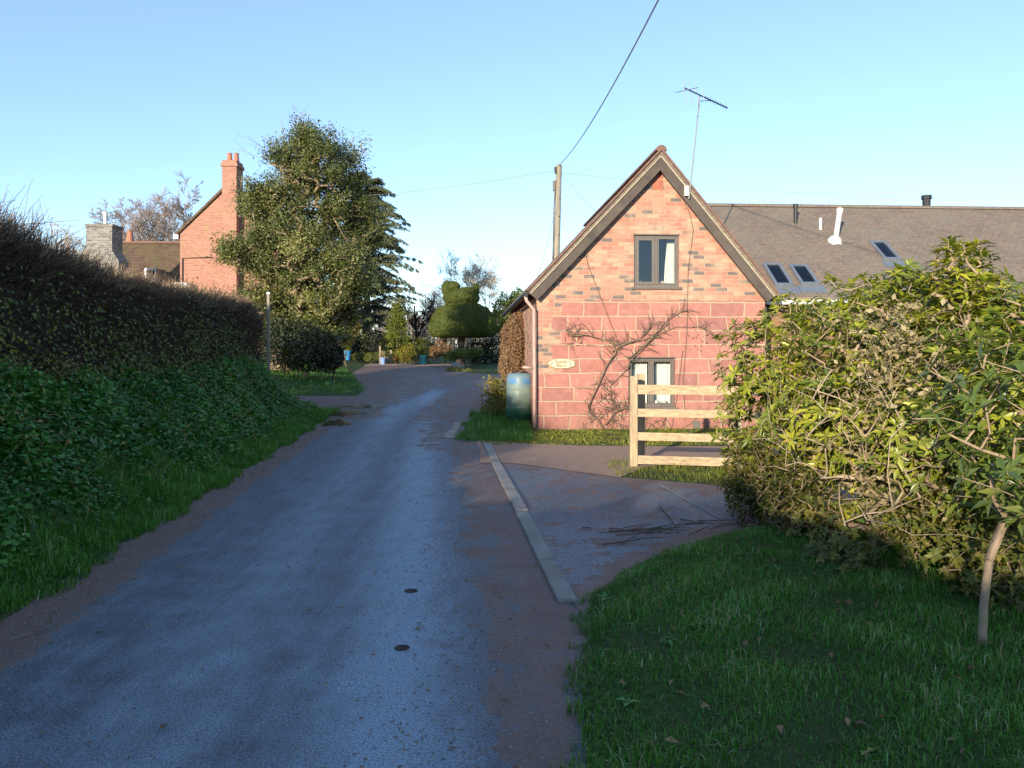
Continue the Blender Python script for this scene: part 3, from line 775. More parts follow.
def leafy_shrub(name, label, cat, base, blobs, nt, k, L, W, mat, barkm, seed, group=None, zmin=.12, up=(.05, .6), droop=.5, nst=5, spread=.35, r_tip=.004, shell=(.6, 1.0), cut=None, stem=0):
    rng = np.random.default_rng(seed)
    root = thing(name, label, cat, base, 0, group)
    B = np.array(base)
    tips = in_blobs(rng, blobs, nt, shell)
    gz = terrain(tips[:, 0], tips[:, 1]); tips = tips[tips[:, 2] > gz+zmin]
    if cut is not None: tips = tips[cut(tips)]
    a = rng.uniform(0, 6.28, nst)
    bases = np.stack([B[0]+np.cos(a)*spread*rng.random(nst), B[1]+np.sin(a)*spread*rng.random(nst), np.full(nst, 0.0)], 1)
    bases[:, 2] = terrain(bases[:, 0], bases[:, 1])-.04
    if stem:
        fk = np.array([[-.06, .06, stem+.05], [.035, -.01, stem+.04]])
        MB().tube([(0, 0, -.08), (.004, 0, stem*.3), (.012, 0, stem*.62), (.022, -.005, stem*.85), tuple(fk[1])], [.027, .022, .021, .021, .019], 9).build('trunk', barkm, root, smooth=True)
        bases = B+fk[1:]
    arr, par, rad, ch, tn = skeleton(bases, tips, .16, rng, .22, r_tip, zpen=.5)
    geo = Geo(); geo.twig(arr[par[ch]]-B, arr[ch]-B, np.minimum(rad[par[ch]], rad[ch]*1.5), rad[ch], np.full(len(ch), .5))
    geo.build('branches', barkm, root)
    cen = np.mean([b[0] for b in blobs], 0)
    A = norm(norm(tips-arr[par[tn]])*.6+np.array([0, 0, .55])+norm(tips-cen)*.5+rng.normal(0, .2, tips.shape))
    cl = .45+.25*np.sin(tips[:, 0]*3.1+seed)*np.sin(tips[:, 1]*3.7)*np.cos(tips[:, 2]*4.1)+rng.normal(0, .1, len(tips))
    geo = Geo(); whorls(geo, tips-B, A, k, L, W, rng, cl, up, droop)
    geo.build('foliage', mat, root)
    return root

# right hand shrubs ----------------------------------------------------------
Eb = lambda c, r: (c, r)
GR = 'shrubs crowding the right verge'
leafy_shrub('rhododendron', 'yellow green rhododendron at the far left end of the shrubs, beside the pale rail fence', 'shrub', (3.1, 8.1, 0),
    [Eb((3.05, 8.1, 1.45), (.95, .9, .75)), Eb((2.75, 7.9, .85), (.75, .8, .7)), Eb((3.6, 8.2, 1.6), (.8, .8, .7))], 1250, 8, .10, .32, MT['rhodo'], MT['bark_pale'], 31, GR, cut=lambda t: t[:, 0] > .262*t[:, 1]-.03)
leafy_shrub('rhododendron', 'tall rhododendron in the middle of the shrubs, with bare pale stems showing low down', 'shrub', (3.35, 6.7, 0),
    [Eb((3.25, 6.75, 1.55), (.95, .95, .72)), Eb((2.9, 6.5, 1.0), (.75, .75, .5)), Eb((3.3, 6.4, .4), (.6, .8, .45)), Eb((3.9, 6.9, 1.65), (.8, .8, .7)), Eb((3.2, 6.2, 2.0), (.35, .35, .28))], 1700, 8, .098, .32, MT['rhodo'], MT['bark_pale'], 32, GR, zmin=.12)
leafy_shrub('rhododendron', 'rhododendron with two tall upright leafy shoots, behind the brown dead stalks', 'shrub', (3.6, 5.6, 0),
    [Eb((3.55, 5.7, 1.4), (.85, .85, .72)), Eb((3.1, 5.3, .95), (.65, .7, .5)), Eb((3.5, 5.4, .4), (.6, .8, .45)), Eb((3.25, 5.75, 2.12), (.16, .16, .4)), Eb((3.5, 5.9, 2.15), (.16, .16, .4)), Eb((3.75, 5.6, 1.75), (.5, .4, .35))], 1500, 8, .098, .32, MT['rhodo'], MT['bark_pale'], 33, GR, zmin=.12)
leafy_shrub('laurel_shrub', 'dark glossy large leaved shrub on a pale forked trunk at the right edge', 'shrub', (2.42, 4.02, 0),
    [Eb((3.05, 4.35, 1.25), (.75, .7, .65)), Eb((2.85, 3.95, .95), (.5, .4, .35)), Eb((3.2, 3.9, 1.0), (.5, .4, .5))], 380, 8, .11, .30, MT['laurel'], MT['bark_pale'], 34, GR, zmin=.5, nst=2, spread=.04, r_tip=.0021, stem=.48, cut=lambda t: t[:, 0] > .50*t[:, 1])
# low bramble skirt in front of the rhododendrons
leafy_shrub('bramble', 'low bramble and ivy skirt spilling onto the grass below the rhododendrons', 'bramble', (2.45, 6.9, 0),
    [Eb((2.35, 7.1, .3), (.4, .6, .42)), Eb((2.45, 6.5, .28), (.36, .45, .36)), Eb((2.3, 7.6, .35), (.3, .4, .5)), Eb((2.3, 5.45, .16), (.22, .3, .2)), Eb((3.05, 5.6, .3), (.45, .8, .4)), Eb((3.1, 4.8, .3), (.45, .5, .4))], 3000, 5, .05, .55, MT['bramble'], MT['bark_pale'], 35, None, zmin=.01, nst=14, spread=.9, r_tip=.002, shell=(.3, 1.0))

def stick_plant(name, label, cat, base, tips_fn, n, mat, seed, r=.004, nst=5, spread=.2, part='stems', step=.15, jit=.3, leaf=None, group=None, zpen=.5):
    rng = np.random.default_rng(seed); root = thing(name, label, cat, base, 0, group); B = np.array(base)
    tips = tips_fn(rng, n)
    a = rng.uniform(0, 6.28, nst)
    sr = spread*(1 if nst < 20 else rng.random(nst)**.5); bases = np.stack([B[0]+np.cos(a)*sr*(.45 if nst >= 20 else 1), B[1]+np.sin(a)*sr, np.full(nst, B[2]-.03)], 1)
    arr, par, rad, ch, tn = skeleton(bases, tips, step, rng, jit, r, .42, zpen)
    geo = Geo(); geo.twig(arr[par[ch]]-B, arr[ch]-B, np.minimum(rad[par[ch]], rad[ch]*1.5), rad[ch], rng.random(len(ch)))
    geo.build(part, mat, root)
    if leaf:
        m, nl, L, pp = leaf; k = rng.choice(len(ch), nl); P = arr[ch[k]]+rng.normal(0, .05, (nl, 3)); geo = Geo()
        l = L*rng.uniform(.6, 1.3, nl)
        geo.leaf2(P-B, sphere_dirs(rng, nl), sphere_dirs(rng, nl), l, l*.6, rng.random(nl)); geo.build(pp, m, root)
    return root
stick_plant('dead_stalks', 'beige thicket of dead brown stalks standing among the rhododendrons', 'stalks', (2.75, 5.55, float(terrain(2.75, 5.55))),
    lambda rg, n: np.stack([rg.normal(2.8, .2, n), rg.normal(5.55, .25, n), rg.uniform(.5, 1.9, n)], 1), 420, MT['dry'], 41, .0022, 10, .18, leaf=(MT['dry'], 1800, .05, 'dry_leaves'))
stick_plant('bare_branches', 'tangle of bare pale branches low in the middle of the shrubs', 'branches', (2.72, 6.0, float(terrain(2.72, 6.0))),
    lambda rg, n: np.stack([rg.normal(2.5, .22, n), rg.normal(5.9, .75, n), rg.uniform(.45, 1.55, n)], 1), 120, MT['bark_stem'], 42, .0024, 40, 1.15, step=.12, jit=.12, zpen=2.2)

# ------------------------------------------------------------------ left hedge
def hedge():
    rng = np.random.default_rng(51)
    root = thing('hedgerow', 'long bare brown hawthorn hedge along the top of the left bank', 'hedge', (float(xl(6)-2.3), 6, float(terrain(xl(6)-2.3, 6))))
    B = np.array(root.location)
    Yh = np.arange(-18, 18.41, .25); nU = 14
    def top(y): return np.interp(y, [-18, -8.5, -8.2, -7.8, -7.5, -5.6, -5.2, -3.4, -2.7, -.3, 1, 3, 5.2, 6.5, 8, 9.5, 12, 17.0, 18.4], [3.95, 3.95, 3.3, 3.3, 3.85, 3.85, 3.22, 3.18, 2.75, 2.48, 2.34, 2.36, 2.74, 2.82, 2.68, 2.52, 2.50, 2.55, 2.2])+.05*wob(y*1.7)  # unseen humps behind the camera shaped for their shade, one replacing a person's shadow
    def wid(y): return np.interp(y, [-18, 0, 6, 9, 17.6], [1.3, 1.2, 1.1, .95, .9])
    # inner mass: a lumpy tunnel
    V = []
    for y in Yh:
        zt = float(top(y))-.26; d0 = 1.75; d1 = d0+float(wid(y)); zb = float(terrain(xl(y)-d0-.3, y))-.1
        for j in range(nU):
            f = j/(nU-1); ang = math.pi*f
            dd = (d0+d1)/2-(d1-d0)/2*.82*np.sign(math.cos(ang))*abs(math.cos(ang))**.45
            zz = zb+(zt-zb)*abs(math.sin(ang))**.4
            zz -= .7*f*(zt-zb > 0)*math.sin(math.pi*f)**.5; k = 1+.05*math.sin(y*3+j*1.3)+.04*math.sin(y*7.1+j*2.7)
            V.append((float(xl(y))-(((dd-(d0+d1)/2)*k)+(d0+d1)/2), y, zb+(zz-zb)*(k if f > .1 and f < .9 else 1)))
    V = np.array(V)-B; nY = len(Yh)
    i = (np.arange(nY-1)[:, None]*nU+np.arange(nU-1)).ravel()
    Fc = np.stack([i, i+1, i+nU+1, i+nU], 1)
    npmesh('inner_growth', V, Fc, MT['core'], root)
    # twigs
    geo = Geo()
    n = 52000
    y = np.concatenate([rng.uniform(2.5, 18.4, int(n*.88)), rng.uniform(-18, 2.5, n-int(n*.88))])
    f = rng.random(n); zt = top(y); d0 = 1.72+0*y; w = wid(y)
    side = rng.random(n)
    onface = side < .52; ontop = ~onface
    zb = terrain(xl(y)-d0-.2, y)
    d = np.where(onface, d0+.10+.25*rng.random(n), d0+.05+w*rng.random(n))
    z = np.where(onface, zb+.1+(zt-zb-.2)*rng.random(n), zt-.10-.25*rng.random(n)-.75*np.clip((d-1.9)/w, 0, 1))
    x = xl(y)-d
    A = np.stack([x, y, z], 1)
    out = np.where(onface, 1.0, .0)[:, None]*np.array([[.6, -.05, .45]])+np.where(ontop, 1.0, .0)[:, None]*np.array([[.08, .0, 1.0]])
    D = norm(out+rng.normal(0, .5, (n, 3)))
    L = np.where(onface, .12+.3*rng.random(n)**1.5, .15+.38*rng.random(n)**1.6)
    L = L*np.where((y < 8.5) & ontop, 1.35, 1)
    Bv = A+D*L[:, None]
    r = .0022+.0016*rng.random(n)+.00022*np.maximum(y, 0)
    # two bends
    mid = (A+Bv)/2+rng.normal(0, .03, (n, 3))
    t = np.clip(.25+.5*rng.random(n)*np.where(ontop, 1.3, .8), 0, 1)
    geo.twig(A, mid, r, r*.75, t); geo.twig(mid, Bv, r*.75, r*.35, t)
    geo.V = [v-B for v in geo.V]
    geo.build('twigs', MT['twig'], root)
    # extra twigs along the crest, the sunlit fringe painted in by a pale tint
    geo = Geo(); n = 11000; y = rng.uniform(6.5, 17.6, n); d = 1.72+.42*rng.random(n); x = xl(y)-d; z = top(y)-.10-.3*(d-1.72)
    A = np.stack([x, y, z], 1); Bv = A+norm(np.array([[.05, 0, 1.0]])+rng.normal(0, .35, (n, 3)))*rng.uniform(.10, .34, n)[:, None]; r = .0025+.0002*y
    geo.twig(A-B, Bv-B, r, r*.5, np.clip(rng.normal(.85, .15, n), 0, 1)); geo.build('sunlit_fringe', MT['twig'], root)
    # long whippy shoots over the near end
    geo = Geo(); n = 420
    y = rng.uniform(4.2, 9.5, n); x = xl(y)-1.75-.9*rng.random(n); z = top(y)-.5*rng.random(n)
    A = np.stack([x, y, z], 1); D = norm(np.stack([rng.normal(.35, .5, n), rng.normal(.0, .5, n), rng.uniform(.1, 1, n)], 1)); L = rng.uniform(.4, .9, n)[:, None]*np.where(y < 7, 1, .6)[:, None]
    m1 = A+D*L*.5; D2 = norm(D+np.array([[.25, 0, -.35]])); m2 = m1+D2*L*.5; tt = rng.random(n)
    geo.twig(A-B, m1-B, .0045, .0035, tt); geo.twig(m1-B, m2-B, .0035, .0015, tt)
    geo.build('long_shoots', MT['twig'], root)
    # ivy leaves in patches on the road face
    geo = Geo(); Ps = []; T = []
    for (yy, zz, sy, sz, k, tn) in ((6.3, 1.3, .8, .22, 900, .75), (6.9, 1.65, .35, .2, 200, .8), (9.5, 1.5, .5, .35, 500, .3), (13.2, 1.7, .5, .4, 900, .3), (8.0, 1.2, 1.4, .14, 1300, .25), (12, 1.3, 2.5, .14, 1500, .25), (16.2, 1.35, 1.0, .2, 900, .25), (5.0, 1.3, .8, .25, 900, .35), (7.2, 1.75, 1.2, .3, 700, .2), (10.5, 1.9, 1.6, .25, 700, .2), (14.5, 1.9, 1.6, .25, 600, .2), (10.8, 1.35, .8, .2, 500, .3), (15.0, 1.6, .5, .3, 350, .3)):
        y = rng.normal(yy, sy, k); z = rng.normal(zz, sz, k)
        Ps.append(np.stack([xl(y)-1.78+rng.normal(.08, .07, k), y, np.maximum(z, 1.0)], 1)); T.append(np.clip(rng.normal(tn, .25, k), 0, 1))
    P = np.concatenate(Ps); n = len(P); D = norm(np.stack([rng.normal(.3, .5, n), rng.normal(0, .6, n), rng.normal(-.4, .5, n)], 1)); U = norm(np.stack([np.ones(n), rng.normal(-.2, .4, n), rng.normal(.4, .3, n)], 1))
    geo.leaf2(P-B, D, U, rng.uniform(.035, .065, n), .035, np.concatenate(T), .1)
    geo.build('ivy_leaves', MT['shrubgreen'], root)
    return root
hedge()
# white topped post at the end of the hedge
pp = at(268.5, 362, 17.4); zb = float(terrain(pp.x, pp.y))
t = thing('marker_post', 'thin pale weathered post at the far end of the left hedge', 'post', (pp.x, pp.y, zb-.05))
MB().box(-.03, .03, -.03, .03, 0, at(0, 294, 17.4).z-zb+.05).build('post', MT['pole_wood'], t, bevel=.006)
mb = MB(); hz = at(0, 294, 17.4).z-zb+.05; mb.prism([(-.034, hz), (.034, hz), (.034, hz+.03), (0, hz+.045), (-.034, hz+.03)], -.034, .034); mb.build('post_cap', MT['white'], t)

# ------------------------------------------------------------------ cottage
HX, HY, HA = .5, 15.6, R(3.5)
HR = Matrix.Translation((HX, HY, 0)) @ Matrix.Rotation(HA, 4, 'Z')
def hw(x, y, z): return HR @ Vector((x, y, z))
def hloc(u, v, yl=0.0):
    """a point of the gable plane (house coordinates) under pixel u, v"""
    # solve along the ray for local y = yl
    inv = HR.inverted(); o = inv @ Vector((0, 0, CH)); d = inv.to_3x3() @ Vector(((u-512)/F0, 1, (HV-v)/F0))
    k = (yl-o.y)/d.y; return o+d*k
house = thing('barn_cottage', 'red sandstone and brick gabled cottage with a long brown tiled wing behind', 'house', (HX, HY, 0), HA)
GW = 4.66; AX, AZ = 2.47, 5.62; EL = (-.22, 2.78); ER = (4.86, 2.74)
sl = (AZ-EL[1])/(AX-EL[0]); sr = (AZ-ER[1])/(ER[0]-AX)
def rooftop(x): return AZ-(AX-x)*sl if x < AX else AZ-(x-AX)*sr
HD = 9.0
w1 = [hloc(634, 235), hloc(679, 287)]; w2 = [hloc(628.5, 358), hloc(675, 407)]
WU = (w1[0].x, w1[1].x, w1[1].z, w1[0].z); WL = (w2[0].x, w2[1].x, w2[1].z, w2[0].z)
def gable_wall(holes, y0, y1, ztop, x0, x1, zb, extra):
    mb = MB(); xs = sorted(set([x0, x1]+extra+[h[0] for h in holes]+[h[1] for h in holes]))
    for a, b in zip(xs[:-1], xs[1:]):
        zs = [(zb, zb)]
        hs = sorted([h for h in holes if h[0] <= a+1e-6 and h[1] >= b-1e-6], key=lambda h: h[2])
        lo = (zb, zb)
        for h in hs:
            for y in (y0, y1): mb.quad((a, y, lo[0]), (b, y, lo[1]), (b, y, h[2]), (a, y, h[2]))
            lo = (h[3], h[3])
        for y in (y0, y1): mb.quad((a, y, lo[0]), (b, y, lo[1]), (b, y, ztop(b)), (a, y, ztop(a)))
        mb.quad((a, y0, ztop(a)), (b, y0, ztop(b)), (b, y1, ztop(b)), (a, y1, ztop(a)))
    for h in holes:
        mb.quad((h[0], y0, h[2]), (h[1], y0, h[2]), (h[1], y1, h[2]), (h[0], y1, h[2]))
        mb.quad((h[0], y0, h[3]), (h[1], y0, h[3]), (h[1], y1, h[3]), (h[0], y1, h[3]))
        mb.quad((h[0], y0, h[2]), (h[0], y0, h[3]), (h[0], y1, h[3]), (h[0], y1, h[2]))
        mb.quad((h[1], y0, h[2]), (h[1], y0, h[3]), (h[1], y1, h[3]), (h[1], y1, h[2]))
    for x in (x0, x1): mb.quad((x, y0, zb), (x, y1, zb), (x, y1, ztop(x)), (x, y0, ztop(x)))
    return mb
wt = lambda x: rooftop(x)-.15
mb = gable_wall([WU, WL], 0, .32, wt, 0, GW, -.25, [AX])
# side and rear walls
for x in (0, GW-.3):
    mb.box(x, x+.3, .323, HD, -.25, min(wt(x), wt(x+.3)))
mb.prism([(.3, -.25), (GW-.3, -.25), (GW-.3, wt(GW-.3)-.02), (AX, wt(AX)-.02), (.3, wt(.3)-.02)], HD-.3, HD-.003)
mb.build('wall', MT['gable'], house)
# rooms behind the windows
mb = MB(); mb.quad((.31, .33, 2.35), (GW-.31, .33, 2.35), (GW-.31, 4, 2.35), (.31, 4, 2.35))
mb.quad((.31, 3.6, -.1), (GW-.31, 3.6, -.1), (GW-.31, 3.6, 2.34), (.31, 3.6, 2.34)); mb.quad((1.35, 3.6, 2.36), (3.5, 3.6, 2.36), (3.5, 3.6, 4.0), (1.35, 3.6, 4.0)); mb.quad((1.35, .33, 4.0), (3.5, .33, 4.0), (3.5, 3.6, 4.0), (1.35, 3.6, 4.0))
mb.build('room_lining', MT['room'], house)
# roof
def slope(p0, p1, y0, y1, th):
    """slab under the line p0 (ridge) to p1 (eave) in the x-z plane"""
    mb = MB(); d = Vector((p1[0]-p0[0], p1[1]-p0[1])).normalized(); nrm = Vector((d.y, -d.x));
    if nrm.y > 0: nrm = -nrm
    q0 = (p0[0]+0, p0[1]-th/abs(d.x)); q1 = (p1[0]+nrm.x*th, p1[1]+nrm.y*th)
    mb.hexa([(p0[0], y0, p0[1]), (p1[0], y0, p1[1]), (p1[0], y1, p1[1]), (p0[0], y1, p0[1]), (q0[0], y0, q0[1]), (q1[0], y0, q1[1]), (q1[0], y1, q1[1]), (q0[0], y1, q0[1])]); return mb
OV = -.20
mb = slope((AX, AZ), EL, OV, HD+.1, .09); s2 = slope((AX, AZ), ER, OV, HD+.1, .09)
roof = mb.build('roof', MT['tile_brown'], house); s2.build('roof', MT['tile_brown'], house)
# ridge tiles: half round pieces along the ridge
mb = MB(); k = 0; y = OV-.02
while y < HD+.1:
    pts = []
    for j in range(9):
        t_ = math.pi*(j/8)*1.0; pts.append((AX-.11*math.cos(t_), AZ-.045+.115*math.sin(t_)))
    mb.prism(pts, y, y+.29); y += .30
mb.build('ridge_tiles', MT['ridge_red'], house)
# bargeboards, mortar line and tile verge on each slope
for (p, q, nm) in (((AX, AZ), EL, 0), ((AX, AZ), ER, 1)):
    d = Vector((q[0]-p[0], q[1]-p[1])); L = d.length; d = d/L; dn = Vector((d.y, -d.x)); dn = dn if dn.y < 0 else -dn
    def strip(o0, o1, y0, y1, name, mat, s0=0, s1=L):
        c = abs(d.x)
        A0 = Vector(p)+Vector((0, -o0/c)); A1 = Vector(p)+Vector((0, -o1/c))
        B0 = Vector(p)+d*s1+dn*o0; B1 = Vector(p)+d*s1+dn*o1
        mbx = MB(); mbx.prism([tuple(A0), tuple(B0), tuple(B1), tuple(A1)], y0, y1); return mbx.build(name, mat, house)
    strip(.110, .285, OV+.02, OV+.055, 'bargeboard', MT['barge'], 0, L+.0)
    strip(.092, .107, OV-.004, OV+.10, 'verge_mortar', MT['mortar'])
    strip(-.012, .028, OV-.035, OV+.2, 'verge_tiles', MT['ridge_red'])
# soffit under the overhang
# windows
def casement(W, y, lights, sill=True):
    x0, x1, z0, z1 = W; mb = MB(); f = .055; m = .065
    mb.box(x0, x0+f, y, y+.07, z0, z1).box(x1-f, x1, y, y+.07, z0, z1).box(x0+f, x1-f, y, y+.07, z1-f, z1).box(x0+f, x1-f, y, y+.07, z0, z0+f)
    xm = (x0+x1)/2; mb.box(xm-m/2, xm+m/2, y, y+.07, z0+f, z1-f)
    win = mb.build('window', MT['win_frame'], house, bevel=.006)
    for a, b, op in ((x0+f, xm-m/2, lights), (xm+m/2, x1-f, False)):
        s = MB(); e = .05 if op else .022
        s.box(a, a+e, y-.015, y+.04, z0+f, z1-f).box(b-e, b, y-.015, y+.04, z0+f, z1-f).box(a+e, b-e, y-.015, y+.04, z0+f, z0+f+e).box(a+e, b-e, y-.015, y+.04, z1-f-e, z1-f)
        s.build('casement', MT['win_frame'], win, bevel=.004)
        MB().box(a+e, b-e, y+.010, y+.016, z0+f+e, z1-f-e).build('pane', MT['glass'], win)
    if sill: MB().box(x0-.05, x1+.05, -.05, y+.02, z0-.05, z0-.001).build('sill', MT['win_frame'], win, bevel=.005)
    MB().box(x0-.02, x1+.02, -.012, y, z1-.001, z1+.022).build('head_board', MT['win_frame'], win)
    return win
casement(WU, .04, True); casement(WL, .06, False)
def curtain(x0, x1, z0, z1, y, gather, name='curtain', seed=0):
    n = 40; V = []; 
    for zz, sp in ((z1, 0), ((z0+z1)/2, gather), (z0, gather*1.6)):
        for k in range(n):
            f = k/(n-1); x = x0+(x1-x0)*f
            x = x+sp*(1-f)
            V.append((x, y+.02*math.sin(k*1.25+seed)+.008*math.sin(k*2.9), zz))
    i = (np.arange(2)[:, None]*n+np.arange(n-1)).ravel()
    return npmesh(name, np.array(V), np.stack([i, i+1, i+n+1, i+n], 1), MT['curtain'], house, smooth=True)
xm = (WU[0]+WU[1])/2
curtain(WU[1]-.17, WU[1]-.03, WU[2]+.0, WU[3]-.02, .26, -.05)
curtain(WU[0]+.03, WU[0]+.09, WU[2]+.0, WU[3]-.02, .26, .0)
xm = (WL[0]+WL[1])/2
curtain(WL[0]+.12, xm-.035, WL[2], WL[3]-.03, .27, .0, seed=1); curtain(xm+.05, WL[1]-.02, WL[2], WL[3]-.03, .27, .0, seed=2)
# things on the window boards
def lathe_item(name, label, cat, p, prof, mat, handle=False):
    q = hw(*p); t = thing(name, label, cat, q)
    MB().lathe(prof, (0, 0, 0), 16).build('body', mat, t, smooth=True)
    if handle:
        r = max(a for a, b in prof); z = prof[-1][1]
        MB().tube([(r*.9, 0, z*.8), (r*1.5, 0, z*.75), (r*1.55, 0, z*.4), (r*.9, 0, z*.25)], r*.14, 6).build('handle', mat, t)
    return t
MT['redcup'] = m_plain('red_glaze', (.42,.04,.05), .3, .1, 4, 0)
zi = WL[2]+.002
lathe_item('cup', 'small red cup on the lower window board', 'cup', (WL[0]+.235, .165, zi), [(.03, 0), (.045, .03), (.048, .09), (.042, .09), (.0, .085)], MT['redcup'], True)
lathe_item('jug', 'round white jug on the lower window board, beside the red cup', 'jug', (xm+.13, .165, zi), [(.035, 0), (.06, .03), (.06, .07), (.04, .10), (.048, .125), (.0, .12)], MT['white'], True)
lathe_item('pot', 'pale pot on the lower window board, rightmost of the crockery', 'pot', (xm+.30, .165, zi), [(.04, 0), (.05, .05), (.045, .1), (.03, .12), (.0, .12)], MT['pvc'])
zu = WU[2]+.002
MT['ornament'] = m_plain('straw_ornament', (.48,.32,.16), .8, .2, 6, .2)
lathe_item('ornament', 'straw coloured ornament in the left corner of the upper window', 'ornament', (WU[0]+.15, .19, zu), [(.05, 0), (.055, .06), (.05, .1), (.03, .15), (0, .16)], MT['ornament'])
q = hw(xm+.2, .19, zu); t = thing('picture_frame', 'small pale picture frame standing in the upper window', 'frame', (q.x, q.y, q.z), HA)
mb = MB(); w, h, e = .09, .13, .02
mb.box(-w, -w+e, -.01, .01, 0, h).box(w-e, w, -.01, .01, 0, h).box(-w+e, w-e, -.01, .01, 0, e).box(-w+e, w-e, -.01, .01, h-e, h).build('border', MT['mortar'], t)
MB().box(-w+e, w-e, -.003, .005, e, h-e).build('picture', MT['ornament'], t)
lathe_item('candle', 'short pale candle beside the mullion of the upper window', 'candle', (xm-.1, .19, zu), [(.028, 0), (.028, .09), (.01, .09), (0, .1)], MT['mortar'])
# downpipe, gutter
gp = MB(); gx0 = EL[0]-.02
gp.tube([(gx0, OV, EL[1]-.08), (gx0, HD, EL[1]-.1)], .05, 8); gp.build('gutter', MT['black'], house)
gp = MB(); gp.tube([(gx0, -.12, EL[1]-.1), (gx0+.02, -.12, EL[1]-.2), (-.07, -.10, EL[1]-.38), (-.06, -.10, 1.2), (-.06, -.10, .06)], .036, 10)
gp.tube([(-.06, -.10, 1.24), (-.30, -.16, 1.26)], .028, 8)
gp.build('downpipe', MT['pipe_pink'], house, smooth=True)
gp = MB(); gp.tube([(ER[0]+.02, OV+.05, ER[1]-.08), (ER[0]+.02, 1.0, ER[1]-.09)], .05, 8); gp.tube([(GW+.07, .15, ER[1]-.25), (GW+.07, .15, .05)], .035, 8); gp.build('gutter', MT['black'], house)
# low square vent in the wall
q0 = hloc(693, 432); q1 = hloc(700, 421)
MB().box(q0.x, q1.x, -.015, .01, q0.z, q1.z).build('air_vent', MT['win_frame'], house)
# two red stones set in the top of the gable
q0 = hloc(652.5, 190); q1 = hloc(663, 169)
MT['redstone'] = m_plain('red_sandstone', (.36,.13,.085), .9, .3, 8, .4)
MB().box(q0.x, q1.x, -.006, .02, q0.z, (q0.z+q1.z)/2-.01).box(q0.x+.01, q1.x-.005, -.006, .02, (q0.z+q1.z)/2+.01, q1.z).build('putlog_stones', MT['redstone'], house)
# dark bricks in the gable are in the wall's material; name plaque
q0 = hloc(546.5, 368.5); q1 = hloc(575.5, 358.5); pw = q1.x-q0.x; ph_ = q1.z-q0.z
MT['plaque'] = m_plain('cream_plaque', (.60,.50,.34), .7, .08, 6, .1); MT['plaque_rim'] = m_plain('plaque_rim', (.30,.22,.12), .7, .1, 6)
pts = [(0, .5), (.10, .78), (.28, .97), (.5, 1.02), (.75, .97), (.93, .78), (1, .72), (1, .28), (.93, .18), (.75, .03), (.5, -.02), (.28, .03), (.10, .22)]
def outline(s): return [(q0.x+pw*(.5+(a-.5)*s), q0.z+ph_*(.5+(b-.5)*s)) for a, b in pts]
pl = MB().prism(outline(1.0), -.022, .004).build('name_plaque', MT['plaque_rim'], house)
MB().prism(outline(.9), -.027, -.0225).build('plaque_face', MT['plaque'], pl)
def lettering(s, x, z, size, y, parent, mat):
    cu = bpy.data.curves.new('lettering', 'FONT'); cu.body = s; cu.size = size; cu.align_x = 'CENTER'; cu.extrude = .002
    o = bpy.data.objects.new('lettering', cu); COL.objects.link(o)
    dg = bpy.context.evaluated_depsgraph_get(); me = bpy.data.meshes.new_from_object(o.evaluated_get(dg)); bpy.data.objects.remove(o); bpy.data.curves.remove(cu)
    me.materials.append(mat); o = bpy.data.objects.new('lettering', me); COL.objects.link(o); o.parent = parent
    o.location = (x, y, z); o.rotation_euler = (math.pi/2, 0, 0); return o
MT['letter'] = m_plain('brown_lettering', (.16,.12,.07), .7, .1, 5, 0)
lettering('Stable', q0.x+pw*.5, q0.z+ph_*.52, .105, -.031, pl, MT['letter']); lettering('Barn', q0.x+pw*.5, q0.z+ph_*.14, .105, -.031, pl, MT['letter'])
mb = MB(); c = (q0.x+pw*.82, q0.z+ph_*.5); mb.tube([(c[0]-.03, -.029, c[1]+.05), (c[0]+.015, -.029, c[1]+.02), (c[0]-.01, -.029, c[1]-.02), (c[0]+.03, -.029, c[1]-.05)], .006, 5); mb.build('leaf_motif', MT['shrubdark'], pl); mb = MB()
c = (q0.x+pw*.16, q0.z+ph_*.5); mb.tube([(c[0]-.02, -.029, c[1]-.03), (c[0]+.01, -.029, c[1]+.0), (c[0]+.03, -.029, c[1]+.03)], .006, 5); mb.build('leaf_motif', MT['shrubdark'], pl)

# wing ---------------------------------------------------------------------
WY0, WY1, WRZ, WEZ, WX1 = .55, 4.0, 5.30, 2.72, 17.0
def wing_z(y): return WEZ+(WRZ-WEZ)*(y-WY0)/(WY1-WY0)
vx0 = AX+(AZ-WRZ)/sr; vx1 = AX+(AZ-WEZ)/sr
mb = MB(); th = .09
a, b, c, d = Vector((vx0-.05, WY1, WRZ)), Vector((vx1-.02, WY0, WEZ)), Vector((WX1, WY0, WEZ)), Vector((WX1, WY1, WRZ)); dn = Vector((0, 0, -.13))
mb.hexa([a+dn, b+dn, c+dn, d+dn, a, b, c, d])
d2, a2 = Vector((WX1, 2*WY1-WY0, WEZ)), Vector((vx1, 2*WY1-WY0, WEZ))
mb.hexa([a+dn+Vector((0, .004, 0)), d+dn+Vector((0, .004, 0)), d2+dn, a2+dn, a+Vector((0, .004, 0)), d+Vector((0, .004, 0)), d2, a2])
mb.build('wing_roof', MT['tile_brown'], house)
mb = MB(); x = vx0; 
while x < WX1-.3:
    pts = [(WY1-.1*math.cos(math.pi*j/6), WRZ-.045+.09*math.sin(math.pi*j/6)) for j in range(7)]
    i0 = len(mb.v); mb.v += [(x, py, pz) for py, pz in pts]+[(x+.43, py, pz) for py, pz in pts]
    for j in range(6): mb.f.append((i0+j, i0+j+1, i0+8+j, i0+7+j))
    mb.f.append(tuple(i0+j for j in range(7))); mb.f.append(tuple(i0+7+j for j in range(7)))
    x += .44
